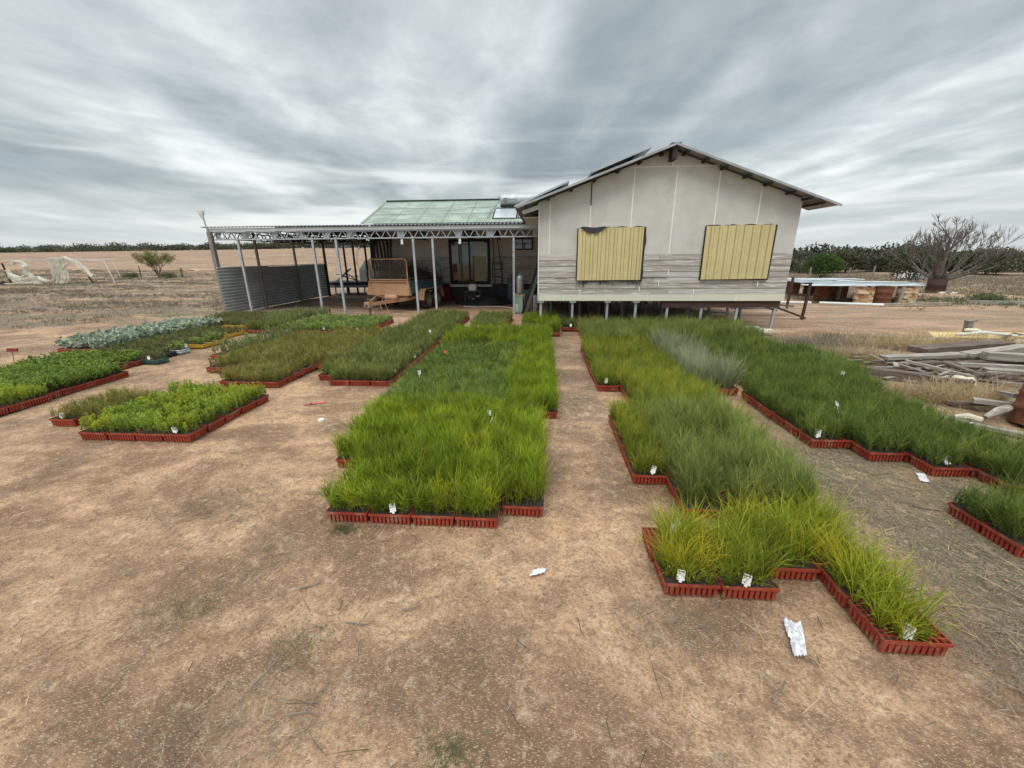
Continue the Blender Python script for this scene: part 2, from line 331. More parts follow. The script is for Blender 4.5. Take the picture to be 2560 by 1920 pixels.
def blades(P, D, L, Wd, B, T0, T1, segs=2):
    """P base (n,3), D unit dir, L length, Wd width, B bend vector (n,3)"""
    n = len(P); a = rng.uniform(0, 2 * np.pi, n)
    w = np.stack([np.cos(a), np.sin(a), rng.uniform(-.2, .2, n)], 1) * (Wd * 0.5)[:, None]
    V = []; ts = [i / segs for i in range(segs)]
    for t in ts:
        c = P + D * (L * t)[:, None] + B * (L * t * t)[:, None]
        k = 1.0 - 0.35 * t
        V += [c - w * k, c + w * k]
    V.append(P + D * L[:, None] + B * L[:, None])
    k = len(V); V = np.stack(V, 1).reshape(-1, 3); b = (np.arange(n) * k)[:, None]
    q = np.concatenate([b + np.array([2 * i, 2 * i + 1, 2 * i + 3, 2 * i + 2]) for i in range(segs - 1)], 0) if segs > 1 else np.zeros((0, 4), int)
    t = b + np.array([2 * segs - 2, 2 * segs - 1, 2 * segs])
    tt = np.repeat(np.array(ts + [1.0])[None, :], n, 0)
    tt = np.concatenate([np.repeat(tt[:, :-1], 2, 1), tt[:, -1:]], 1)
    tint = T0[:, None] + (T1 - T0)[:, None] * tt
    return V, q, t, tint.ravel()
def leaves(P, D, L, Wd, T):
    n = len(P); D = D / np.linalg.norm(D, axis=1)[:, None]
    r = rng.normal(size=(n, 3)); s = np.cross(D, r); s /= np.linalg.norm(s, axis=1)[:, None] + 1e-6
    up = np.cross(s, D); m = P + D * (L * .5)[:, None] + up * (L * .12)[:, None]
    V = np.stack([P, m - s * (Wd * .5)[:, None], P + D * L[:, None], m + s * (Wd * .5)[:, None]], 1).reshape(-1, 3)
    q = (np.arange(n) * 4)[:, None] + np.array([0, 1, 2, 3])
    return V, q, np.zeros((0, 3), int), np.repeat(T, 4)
def merge(parts):
    Vs, Qs, Ts, Ti = [], [], [], []; b = 0
    for V, q, t, ti in parts:
        Vs.append(V); Qs.append(q + b); Ts.append(t + b); Ti.append(ti); b += len(V)
    return np.concatenate(Vs), np.concatenate(Qs), np.concatenate(Ts), np.concatenate(Ti)
TU, TV, TH = 0.305, 0.240, 0.085
SOILZ = TH - 0.008
def rand_dir(n, tilt_lo, tilt_hi):
    a = rng.uniform(0, 2 * np.pi, n); t = np.radians(rng.uniform(tilt_lo, tilt_hi, n))
    return np.stack([np.sin(t) * np.cos(a), np.sin(t) * np.sin(a), np.cos(t)], 1)
SPEC = {   # style, height, seedlings, pieces per seedling, width, spread
 'lime': ('feather', .215, 62, 28, .0038, 44), 'mid': ('feather', .15, 72, 20, .0042, 52), 'dull': ('feather', .19, 60, 25, .0036, 48),
 'gold': ('feather', .15, 60, 25, .0034, 50), 'leaf': ('spike', .165, 60, 30, .0085, 0), 'dleaf': ('leafy', .165, 54, 26, .015, 0),
 'blue': ('leafy', .20, 26, 22, .034, 0), 'olive': ('feather', .13, 44, 20, .0045, 55), 'sage': ('spike', .24, 34, 38, .009, 0),
 'lg': ('spike', .15, 50, 24, .013, 0), 'rush': ('rush', .35, 42, 15, .0036, 24), 'wisp': ('wisp', .30, 56, 26, .0030, 38),
 'silver': ('wisp', .35, 50, 28, .0030, 32), 'lush': ('wisp', .235, 60, 27, .0033, 50), 'olime': ('wisp', .26, 56, 27, .0032, 40)}
def plants(sp, lod=1.0, empty_u=None):
    style, h, ns, np_, wd, spread = SPEC[sp]
    ns = max(int(ns * (0.4 + 0.6 * lod)), 8); npc = max(int(np_ * (0.35 + 0.65 * lod)), 5); wd = wd * (1 + (1 - lod) * 1.6)
    gx = rng.uniform(-TU / 2 + .012, TU / 2 - .012, ns); gy = rng.uniform(-TV / 2 + .012, TV / 2 - .012, ns)
    if empty_u is not None: gx = rng.uniform(empty_u[0], empty_u[1], ns)
    hh = h * rng.uniform(.60, 1.20, ns); parts = []
    i = np.repeat(np.arange(ns), npc); n = len(i)
    base = np.stack([gx[i], gy[i], np.full(n, SOILZ)], 1)
    lean = rand_dir(ns, 0, 17) + np.array([rng.normal(0, .10), rng.normal(0, .10), 0]); lean /= np.linalg.norm(lean, axis=1)[:, None]
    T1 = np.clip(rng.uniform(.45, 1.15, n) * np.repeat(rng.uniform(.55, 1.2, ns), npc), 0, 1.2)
    if style in ('feather',):
        t = rng.uniform(0.08, 0.80, n); P = base + lean[i] * (hh[i] * t)[:, None]
        D = rand_dir(n, spread * .2, spread * 1.6) + lean[i] * .5; D /= np.linalg.norm(D, axis=1)[:, None]; L = hh[i] * rng.uniform(.35, .66, n)
        B = np.stack([D[:, 0] * .15, D[:, 1] * .15, rng.uniform(-.35, .25, n)], 1)
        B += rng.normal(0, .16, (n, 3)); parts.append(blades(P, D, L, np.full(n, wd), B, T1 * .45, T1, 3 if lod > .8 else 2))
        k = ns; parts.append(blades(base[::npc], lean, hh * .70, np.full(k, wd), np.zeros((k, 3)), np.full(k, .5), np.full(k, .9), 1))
    elif style == 'wisp':
        t = rng.uniform(0.0, 0.55, n); P = base + lean[i] * (hh[i] * t)[:, None]
        D = rand_dir(n, 4, spread) + lean[i] * .9; D /= np.linalg.norm(D, axis=1)[:, None]; L = hh[i] * rng.uniform(.45, .85, n)
        B = np.stack([D[:, 0] * .5, D[:, 1] * .5, rng.uniform(-.50, .0, n)], 1) + rng.normal(0, .18, (n, 3))
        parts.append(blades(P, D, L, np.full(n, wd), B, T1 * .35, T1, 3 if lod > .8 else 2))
    elif style == 'rush':
        D = rand_dir(n, 2, spread); L = hh[i] * rng.uniform(.55, 1.1, n)
        B = np.stack([D[:, 0] * .7 + rng.normal(0, .1, n), D[:, 1] * .7 + rng.normal(0, .1, n), rng.uniform(-.5, -.05, n)], 1)
        parts.append(blades(base, D, L, np.full(n, wd), B, T1 * .3, T1, 3))
        m_ = ns * 3; P = np.stack([rng.choice(gx, m_) + rng.normal(0, .015, m_), rng.choice(gy, m_) + rng.normal(0, .015, m_), SOILZ + rng.uniform(.005, .07, m_)], 1)
        D = rand_dir(m_, 30, 85); parts.append(leaves(P, D, np.full(m_, .020), np.full(m_, .014), rng.uniform(.1, .5, m_)))
    elif style == 'spike':
        t = (rng.uniform(0.12, 1.0, n)) ** .8; P = base + lean[i] * (hh[i] * t)[:, None]
        D = rand_dir(n, 20, 62); L = rng.uniform(.7, 1.2, n) * (.034 if sp != 'sage' else .026)
        parts.append(leaves(P, D, L * (1.15 - .3 * t), np.full(n, wd), np.clip(t * .9 * T1 + .15, 0, 1)))
        parts.append(blades(base[::npc], lean, hh, np.full(ns, .004), np.zeros((ns, 3)), np.full(ns, .3), np.full(ns, .6), 1))
    else:
        t = rng.uniform(0.25, 1.0, n); sprd = .030 if sp != 'blue' else .045
        P = base + lean[i] * (hh[i] * t)[:, None] + rng.normal(0, sprd * .5, (n, 3)) * np.array([1, 1, .3])
        D = rand_dir(n, 25, 95); L = rng.uniform(.7, 1.3, n) * (.030 if sp != 'blue' else .058)
        parts.append(leaves(P, D, L, np.full(n, wd) * rng.uniform(.7, 1.2, n), np.clip(t * T1 + .1, 0, 1)))
        parts.append(blades(base[::npc], lean, hh * .9, np.full(ns, .004), np.zeros((ns, 3)), np.full(ns, .2), np.full(ns, .4), 1))
    return merge(parts)
# ================================================================== ground
def build_ground():
    def axis(lim, fine, s0, g):
        out = [0.0]; s = s0
        while out[-1] < lim:
            if out[-1] > fine: s *= g
            out.append(out[-1] + s)
        return out
    xp = axis(900, 5.5, 0.07, 1.035); xs = np.array([-x for x in xp[:0:-1]] + xp)
    yp = axis(900, 9.0, 0.06, 1.030); yn = axis(60, 1.0, 0.12, 1.25); ys = np.array([-y for y in yn[:0:-1]] + yp)
    X, Y = np.meshgrid(xs, ys); Z = np.zeros_like(X)
    for j in range(X.shape[0]):
        for i in range(X.shape[1]):
            x, y = X[j, i], Y[j, i]; z = hgt(x, y) if x * x + y * y > 500 else 0.0
            d = math.hypot(x, y)
            nz = noise.noise(Vector((x * .55, y * .55, 1))) * .020 + noise.noise(Vector((x * 2.1, y * 2.6, 4))) * .010
            if d < 14: nz += noise.noise(Vector((x * 7, y * 7, 9))) * .0045
            if d > 18: nz += noise.noise(Vector((x * .11, y * .2, 2))) * .10
            Z[j, i] = z + min(nz - 0.012, 0.0 if d < 20 else 9)
    V = np.stack([X.ravel(), Y.ravel(), Z.ravel()], 1); nx = len(xs); ny = len(ys)
    jj, ii = np.meshgrid(np.arange(ny - 1), np.arange(nx - 1), indexing='ij'); b = (jj * nx + ii).ravel()
    q = np.stack([b, b + 1, b + nx + 1, b + nx], 1)
    x, y = V[:, 0], V[:, 1]
    ss = lambda a, lo, hi: np.clip((a - lo) / (hi - lo), 0, 1) ** 2 * (3 - 2 * np.clip((a - lo) / (hi - lo), 0, 1))
    # litter: right hand alleys, scrap corner, the scrubby paddock; 0..1
    lit = np.zeros(len(V))
    lit = np.maximum(lit, ss(x, 1.9, 2.5) * ss(y, 0.2, 1.2) * (1 - ss(y, 3.4, 4.6)) * .9)        # alley by the big right bed
    lit = np.maximum(lit, ss(x, 4.2, 4.9) * ss(y, 3.0, 4.2) * (1 - ss(y, 9.2, 10.4)) * .75)
    lit = np.maximum(lit, .55 * ss(x, 0.05, .3) * (1 - ss(x, .7, .9)) * ss(y, 3.0, 5.0) * (1 - ss(y, 11, 12)))
    lit = np.maximum(lit, .5 * ss(x, 5.5, 8) * ss(y, 9.5, 11) * (1 - ss(y, 17, 19)))
    lit = np.maximum(lit, .35 * (1 - ss(x, -6, -4.5)) * ss(y, 1.2, 2.4)); lit = np.maximum(lit, .14 * (1 - ss(y, 1.6, 2.6)))
    trk = y - (9.2 + (-x - 12.5) * -0.95)             # signed distance from the pale vehicle track on the left
    left = (1 - ss(x, -8.5, -6)) * ss(trk, 1.0, 3.2) * ss(y, 5, 7)
    lit = np.maximum(lit, left)
    lit = np.maximum(lit, ss(x, 6, 9) * ss(y, 19, 23) * .95)
    lit = np.maximum(lit, ss(x, 9, 10.5) * ss(y, 16.0, 17.0) * (1 - ss(y, 17.6, 18.6)) * .8)
    red = (1 - ss(x, -4, 2)) * ss(y + .12 * np.abs(x), 42, 56)
    orange = (1 - ss(x, .2, .9)) * ss(x, -11, -9.5) * ss(y, 9.8, 11.0) * (1 - ss(y, 22, 24)) * .8
    orange = np.maximum(orange, ss(x, 0, 1) * ss(y, 10, 11.2) * (1 - ss(y, 24, 26)) * .8 * (1 - ss(x, 16, 20)))
    me = np_mesh('ground', V, q)
    for nm, a in (('lit', lit), ('red', red), ('org', orange)):
        at = me.attributes.new(nm, 'FLOAT', 'POINT'); at.data.foreach_set('value', a.astype(np.float32))
    me.polygons.foreach_set('use_smooth', [True] * len(me.polygons))
    m = bpy.data.materials.new('sandy_ground'); m.use_nodes = True; t = m.node_tree; bs = t.nodes['Principled BSDF']
    bs.inputs['Roughness'].default_value = 0.95; bs.inputs['Specular IOR Level'].default_value = 0.15
    geo = t.nodes.new('ShaderNodeNewGeometry'); p = geo.outputs['Position']
    def attr(n):
        a = t.nodes.new('ShaderNodeAttribute'); a.attribute_name = n; return a.outputs['Fac']
    big = noise_n(t, vscale(t, p, (1, 1.5, 1), (4.6, 1.3, 0), rot=(0, 0, .5)), 0.85, 5, 0.6, 0.5)
    medn = noise_n(t, p, 4.5, 6, 0.65, 0.4); fine = noise_n(t, p, 55, 5, 0.75); grit = noise_n(t, p, 230, 2, 0.6)
    flake = noise_n(t, vscale(t, p, (1, 3.2, 1), rot=(0, 0, 1.0)), 70, 3, 0.7)
    col = mixc(t, mapr(t, big, 0.40, 0.62), (0.64, 0.405, 0.242), (0.250, 0.142, 0.082))
    col = mixc(t, mapr(t, medn, 0.42, 0.68, 0, .75), col, (0.240, 0.148, 0.092))
    col = mixc(t, mapr(t, medn, 0.42, 0.28, 0, .7), col, (0.66, 0.47, 0.31))
    strk = noise_n(t, vscale(t, p, (.5, 2.4, 1), (2, 5, 0)), .9, 7, .7, .4)
    orgc = mixc(t, mapr(t, strk, .42, .60), (0.56, 0.355, 0.245), (0.285, 0.175, 0.118)); orgc = mixc(t, mapr(t, strk, .58, .66), orgc, (0.15, 0.115, 0.085))
    col = mixc(t, attr('org'), col, orgc)
    # scrub and dead grass matting
    sc = noise_n(t, vscale(t, p, (1, 2.2, 1)), 0.32, 7, 0.68, 0.5)
    far = mixc(t, mapr(t, noise_n(t, vscale(t, p, (.6, 1.7, 1)), 1.6, 6, 0.7), .38, .62), (0.170, 0.145, 0.118), (0.085, 0.073, 0.063))
    far = mixc(t, mapr(t, noise_n(t, vscale(t, p, (.5, 1.2, 1), (3, 8, 1)), .28, 5, .6), .5, .68, 0, .8), far, (0.135, 0.150, 0.075))
    lf = M('MULTIPLY', attr('lit'), mapr(t, sc, .64, .44, .15, 1.0), nt=t)
    col = mixc(t, lf, col, far)
    redc = mixc(t, mapr(t, noise_n(t, vscale(t, p, (.25, 1.6, 1)), .22, 8, .75, .4), .43, .57), (0.350, 0.225, 0.145), (0.140, 0.098, 0.074))
    redc = mixc(t, mapr(t, noise_n(t, vscale(t, p, (.3, 1, 1), (1, 7, 0)), .035, 6, .7), .45, .58, 0, .6), redc, (0.24, 0.165, 0.115))
    redc = mixc(t, mapr(t, noise_n(t, vscale(t, p, (.5, 1, 1), (9, 2, 0)), .22, 6, .75), .57, .64, 0, .9), redc, (0.62, 0.45, 0.30))
    col = mixc(t, attr('red'), col, redc)
    mid2 = noise_n(t, p, 17, 6, 0.7, .6)
    col = mixc(t, mapr(t, mid2, .50, .66, 0.0, .55), col, (0.200, 0.130, 0.085))
    col = mixc(t, mapr(t, mid2, .48, .34, 0.0, .45), col, (0.70, 0.54, 0.39))
    col = mixc(t, mapr(t, fine, .44, .64, 0.0, .62), col, (0.17, 0.100, 0.062), 'MIX')
    col = mixc(t, mapr(t, flake, .56, .66, 0.0, .75), col, (0.76, 0.57, 0.39))
    col = mixc(t, mapr(t, grit, .58, .70, 0, .4), col, (0.13, 0.085, 0.06))
    t.links.new(col, bs.inputs['Base Color'])
    hsum = M('ADD', M('ADD', M('ADD', M('MULTIPLY', fine, .7, nt=t), M('MULTIPLY', grit, .25, nt=t), nt=t), M('MULTIPLY', mid2, 1.0, nt=t), nt=t), M('MULTIPLY', medn, 2.2, nt=t), nt=t)
    bn = t.nodes.new('ShaderNodeBump'); bn.inputs['Strength'].default_value = 0.9; bn.inputs['Distance'].default_value = 0.025
    t.links.new(hsum, bn.inputs['Height']); t.links.new(bn.outputs[0], bs.inputs['Normal'])
    me.materials.append(m); o = bpy.data.objects.new('ground', me); COL.objects.link(o); tag(o, kind='structure'); return o
ground = build_ground()

# ================================================================== structures
X0, X1, YH, YB = -0.10, 5.89, 10.40, 17.0        # main house footprint
ZF, ZE = 0.71, 2.96
def roofz(x, y=0): return 4.09 - 0.35 * abs(x - 2.86)
def make_house():
    t = empty('raised_house', (2.9, YH, 0)); inv = Vector((-2.9, -YH, 0))
    def P(mb, name, mats, parent=None, smooth=False):
        mb.v = [tuple(Vector(v) + inv) for v in mb.v]; return mb.build(name, mats, parent or t, smooth)
    tag(t, 'grey fibro house on steel stumps with two yellow sheets over its windows', 'house')
    w = MB(); zt = lambda x: roofz(x) - 0.035
    def gable(y, y2):
        pts = [(X0, 1.82), (X1, 1.82), (X1, zt(X1)), (2.86, zt(2.86)), (X0, zt(X0))]
        vs = [(x, y, z) for x, z in pts] + [(x, y2, z) for x, z in pts]
        w.add(vs, [(0, 1, 2, 3, 4), (9, 8, 7, 6, 5), (0, 5, 6, 1), (1, 6, 7, 2), (4, 9, 5, 0)])
    gable(YH, YH + .1)
    w.box(X0, X0 + .08, YH + .1, YB, 1.82, zt(X0)); w.box(X1 - .08, X1, YH + .1, YB, 1.82, zt(X1)); w.box(X0, X1, YB - .08, YB, ZF, 2.9)
    P(w, 'wall', m_fibro)
    b = MB(); rows = 7; rh = (1.82 - .87) / rows
    rs = random.Random(3)
    for r in range(rows):
        z0 = .87 + r * rh; x = X0
        while x < X1 - .01:
            L = rs.uniform(.9, 3.2); x2 = min(x + L, X1)
            if X1 - x2 < .5: x2 = X1
            mi = 1 if rs.random() < .10 + .10 * (r < 3) else 0
            b.add([(x, YH - .006, z0 + rh), (x2, YH - .006, z0 + rh), (x2, YH - .016, z0 + .003), (x, YH - .016, z0 + .003), (x, YH + .05, z0 + rh), (x2, YH + .05, z0 + rh), (x2, YH + .05, z0 + .003), (x, YH + .05, z0 + .003)],
                  [(3, 2, 1, 0), (0, 1, 5, 4), (7, 6, 2, 3), (1, 2, 6, 5), (4, 7, 3, 0)], mi)
            x = x2 + (.006 if x2 < X1 else 0)
    for x0, x1, r in ((.30, .62, 3), (2.38, 3.05, 3)):
        z0 = .87 + r * rh; b.box(x0, x1, YH - .034, YH - .020, z0 + .006, z0 + rh - .01, 1)
    b.box(X0 - .001, X0 + .06, YH + .05, YB, .87, 1.82, 0); b.box(X1 - .06, X1 + .001, YH + .05, YB, .87, 1.82, 0)
    P(b, 'weatherboards', (m_board, m_boardw))
    def strip(*a): q_ = MB(); q_.box(*a); P(q_, 'cover_strip', m_strip)
    for x, z0, z1 in ((.16, 1.82, 9), (1.12, 1.9, 2.92), (2.08, 2.3, 9), (3.035, 1.82, 3.70), (3.99, 2.3, 9), (4.95, 2.3, 9)):
        strip(x - .014, x + .014, YH - .014, YH, z0, min(z1, zt(x) - .04))
    strip(1.962, 3.95, YH - .0145, YH, 3.70, 3.722); strip(2.90, 2.925, YH - .014, YH, 3.722, 3.9)
    for x, z in ((1.27, 1.385), (3.06, 1.385), (2.86, 1.12), (2.4, 1.0), (.95, .93), (3.72, .93), (5.2, 1.1)):
        strip(x - .010, x + .010, YH - .036, YH - .02, z - .06, z + .06)
    for x in (.55, 1.6, 2.62, 3.68, 4.75): strip(x - .008, x + .008, YH - .037, YH - .03, ZF, .868)
    strip(X0 - .012, X0 + .012, YH - .03, YH + .01, ZF, zt(X0) - .02)
    g = MB(); g.box(1.108, 1.132, YH - .008, YH, 2.92, zt(1.12) - .05); P(g, 'open_joint', m_dark)
    c = MB(); c.box(X0, X1, YH - .030, YH + .04, ZF, .868); P(c, 'skirt_board', m_cream)
    fl = MB(); fl.box(X0 + .02, X1 - .02, YH + .05, YB, ZF - .02, ZF + .05); fl.box(3.0, X1 - .05, YH + .02, YH + .12, ZF - .17, ZF - .02)
    for yy in (12.2, 14, 15.8): fl.box(X0 + .05, X1 - .05, yy, yy + .1, ZF - .16, ZF - .02)
    for k in range(14): fl.box(X0 + .1 + k * .44, X0 + .15 + k * .44, YH + .12, YB, ZF - .09, ZF - .02)
    P(fl, 'floor_frame', m_brown)
    # roof
    r = MB(); yf, yb = 10.05, YB + .3
    sl = math.hypot(1, .35); ux = Vector((1 / sl, 0, -.35 / sl))
    for sgn, xe in ((1, 6.52), (-1, -.62)):
        L = abs(xe - 2.86) * sl; d = Vector((sgn / sl, 0, -.35 / sl)); yb2 = yb
        if sgn > 0: r.corr((2.86, yf, 4.10), (0, 1, 0), 1.15, d, L, .076, .009); Lb = (6.10 - 2.86) * sl; r.corr((2.86, yf + 1.15, 4.10), (0, 1, 0), yb - yf - 1.15, d, Lb, .076, .009)
        else: r.corr((2.86, yf, 4.10), (0, 1, 0), yb - yf, d, L, .076, .009)
        r.bar(Vector((2.86, yf - .012, 4.09)), Vector((2.86, yf - .012, 4.09)) + d * L, .02, .045)
    r.bar((2.86, yf - .02, 4.112), (2.86, yb, 4.112), .22, .012)
    rf = P(r, 'roof', m_roofu)
    lk = MB()
    for sgn in (1, -1):
        d = Vector((sgn / sl, 0, -.35 / sl))
        for s_ in ((.28, .75, 1.2, 1.75, 2.25, 2.8, 3.2, 3.5) if sgn > 0 else (.25, .75, 1.25, 1.8, 2.35, 2.9, 3.45)):
            a = Vector((2.86, 0, 4.03)) + d * s_
            lk = MB(); lk.bar((a.x, yf + .02, a.z), (a.x, YH + .02 if s_ < 3.2 else YH + .5, a.z), .060, .05); P(lk, 'rafter_end', m_dark)
    lk = MB(); lk.box(2.80, 2.90, yf + .03, YH - .02, 3.80, 4.06); P(lk, 'king_post', m_dark)
    so_ = MB(); so_.bar((-.50, 10.3, 2.78), (X0, 10.3, 2.90), .04, .09); so_.box(-.50, X0, YH + .3, YB, 2.70, 2.72); P(so_, 'eave_lining', m_fascia)
    # stumps
    rs = random.Random(5)
    def stump(x, y, lean, capd, mt):
        k = MB(); k.bar((x + lean, y, -.02), (x, y, ZF - (.03 if capd else .16)), .055, .055)
        o = P(k, 'stump', mt)
        if capd:
            q = MB(); q.box(x - .08, x + .08, y - .07, y + .07, ZF - .05, ZF - .004); q.v = [tuple(Vector(v) + inv) for v in q.v]; q.build('pier_cap', m_fascia, o)
    for i, x in enumerate((-.03, .78, 1.66, 2.37, 3.16, 4.0, 4.86, 5.76)): stump(x, YH + .07, -.02 if i > 3 else 0, i < 4, m_galv)
    for y in (11.7, 12.9, 14.1, 15.3, 16.4):
        for x in (.2, .95, 1.7, 2.45, 3.2, 3.95, 4.7, 5.5): stump(x + rs.uniform(-.2, .2), y, rs.uniform(-.04, .04), False, m_galvd)
    # window covers
    def shutter(x0, x1, z0, z1, fringe, rz):
        k = MB(); k.corr((x0, YH - .075, z0), (1, 0, 0), x1 - x0, (0, 0, 1), z1 - z0, .187, .026, 0, 'trap')
        k.bar((x0, YH - .055, z0), (x1, YH - .055, z0), .03, .012); k.bar((x0, YH - .055, z1), (x1, YH - .055, z1), .03, .012)
        R_ = Matrix.Translation((x0, 0, z0)) @ Matrix.Rotation(rz, 4, 'Y') @ Matrix.Translation((-x0, 0, -z0)); k.v = [tuple(R_ @ Vector(v)) for v in k.v]
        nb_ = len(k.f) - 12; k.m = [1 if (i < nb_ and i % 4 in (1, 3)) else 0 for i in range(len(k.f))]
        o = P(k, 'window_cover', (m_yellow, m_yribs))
        c_ = MB(); q = random.Random(int(x0 * 10)); n = 40; top = []; 
        vs = []; 
        for i in range(n + 1):
            x = x0 - .03 + (x1 - x0 + .09) * i / n; edge = .05 if i in (0, 1, n - 1, n) else 0
            zt_ = z1 + .012 + .022 * abs(math.sin(i * .31)) + q.uniform(-.006, .01); vs += [(x, YH - .020, z0 - .015 + q.uniform(-.01, .01)), (x, YH - .020, zt_)]
        c_.add(vs, [(2 * i, 2 * i + 2, 2 * i + 3, 2 * i + 1) for i in range(n)])
        for i in range(14):                                # loose right-hand edge bulging past the sheet
            a = i / 14; b2 = (i + 1) / 14; e = lambda s: .02 + .04 * math.sin(s * 3.1) ** 2 * (1.4 if fringe else .4)
            zA = z0 + (z1 - z0) * a; zB = z0 + (z1 - z0) * b2
            c_.add([(x1 - .02, YH - .06, zA), (x1 + e(a * 1.6 + .3), YH - .035, zA), (x1 + e(b2 * 1.6 + .3), YH - .035, zB), (x1 - .02, YH - .06, zB)], [(0, 1, 2, 3)])
        if fringe:
            for i in range(150):
                x = q.uniform(x0 - .01, x1 + .05); L = (q.uniform(.02, .10) + (.14 if x < x0 + .3 else 0) * q.random()) * (1.3 if math.sin(x * 9) > 0 else .6)
                c_.bar((x, YH - .05, z0), (x + q.uniform(-.015, .015), YH - .045, z0 - L), .005, .003)
            # sagging flap over the top corner
            a_ = [(x0 + .03 + .62 * i / 12, z1 + .01, z1 - .12 * math.sin(math.pi * i / 12)) for i in range(13)]
            for i in range(12): c_.add([(a_[i][0], YH - .112, a_[i][1]), (a_[i + 1][0], YH - .112, a_[i + 1][1]), (a_[i + 1][0], YH - .116, a_[i + 1][2]), (a_[i][0], YH - .116, a_[i][2])], [(0, 1, 2, 3)])
        c_.v = [tuple(Vector(v) + inv) for v in c_.v]; c_.build('shade_cloth', m_cloth, o)
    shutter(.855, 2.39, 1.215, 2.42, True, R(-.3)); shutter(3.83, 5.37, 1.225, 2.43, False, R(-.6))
    return t
house = make_house()
def solar_panel(x0, x1, y0, n, label, lift=.13, tilt=.03):
    t = empty('solar_panel', ((x0 + x1) / 2, y0, roofz((x0 + x1) / 2))); 
    f = MB(); g = MB(); sl = .35; c = (x0 + x1) / 2
    L = (x1 - x0)
    def pt(x, y, dz): return (x - c, y - y0, 4.10 + -.35 * abs(x - 2.86) + lift + (x - x0) / L * tilt + dz - roofz((x0 + x1) / 2))
    for y in range(n):
        ya = y0 + y * 1.68; yb = ya + 1.65
        g.add([pt(x0 + .03, ya + .03, .022), pt(x1 - .03, ya + .03, .022), pt(x1 - .03, yb - .03, .022), pt(x0 + .03, yb - .03, .022)], [(0, 1, 2, 3)])
        for a, b in (((x0, ya), (x1, ya)), ((x0, yb), (x1, yb)), ((x0, ya), (x0, yb)), ((x1, ya), (x1, yb))): f.bar(pt(*a, 0), pt(*b, 0), .035, .04)
        f.add([pt(x0, ya, -.01), pt(x1, ya, -.01), pt(x1, yb, -.01), pt(x0, yb, -.01)], [(3, 2, 1, 0)])
    f.build('frame', m_galv, t); g.build('glass', m_panel, t)
    k = MB()
    for a in (.25, .75):
        x = x0 + L * a; k.bar(pt(x, y0 + .06, -.02), pt(x, y0 + .06 + n * 1.6, -.02), .04, .04)
        for yy in (.3, 1.3): k.bar(pt(x, y0 + yy, -.02), pt(x, y0 + yy, -.16), .04)
    k.build('mounting_rail', m_galvd, t)
    t.parent = house; t.location = t.location - house.location; t['label'] = label; return t
solar_panel(1.08, 2.36, 10.25, 3, 'solar panel row higher on the roof slope, just left of the ridge')
solar_panel(-.66, .56, 10.12, 3, 'solar panel row along the lower left eave of the roof', .035, .075)
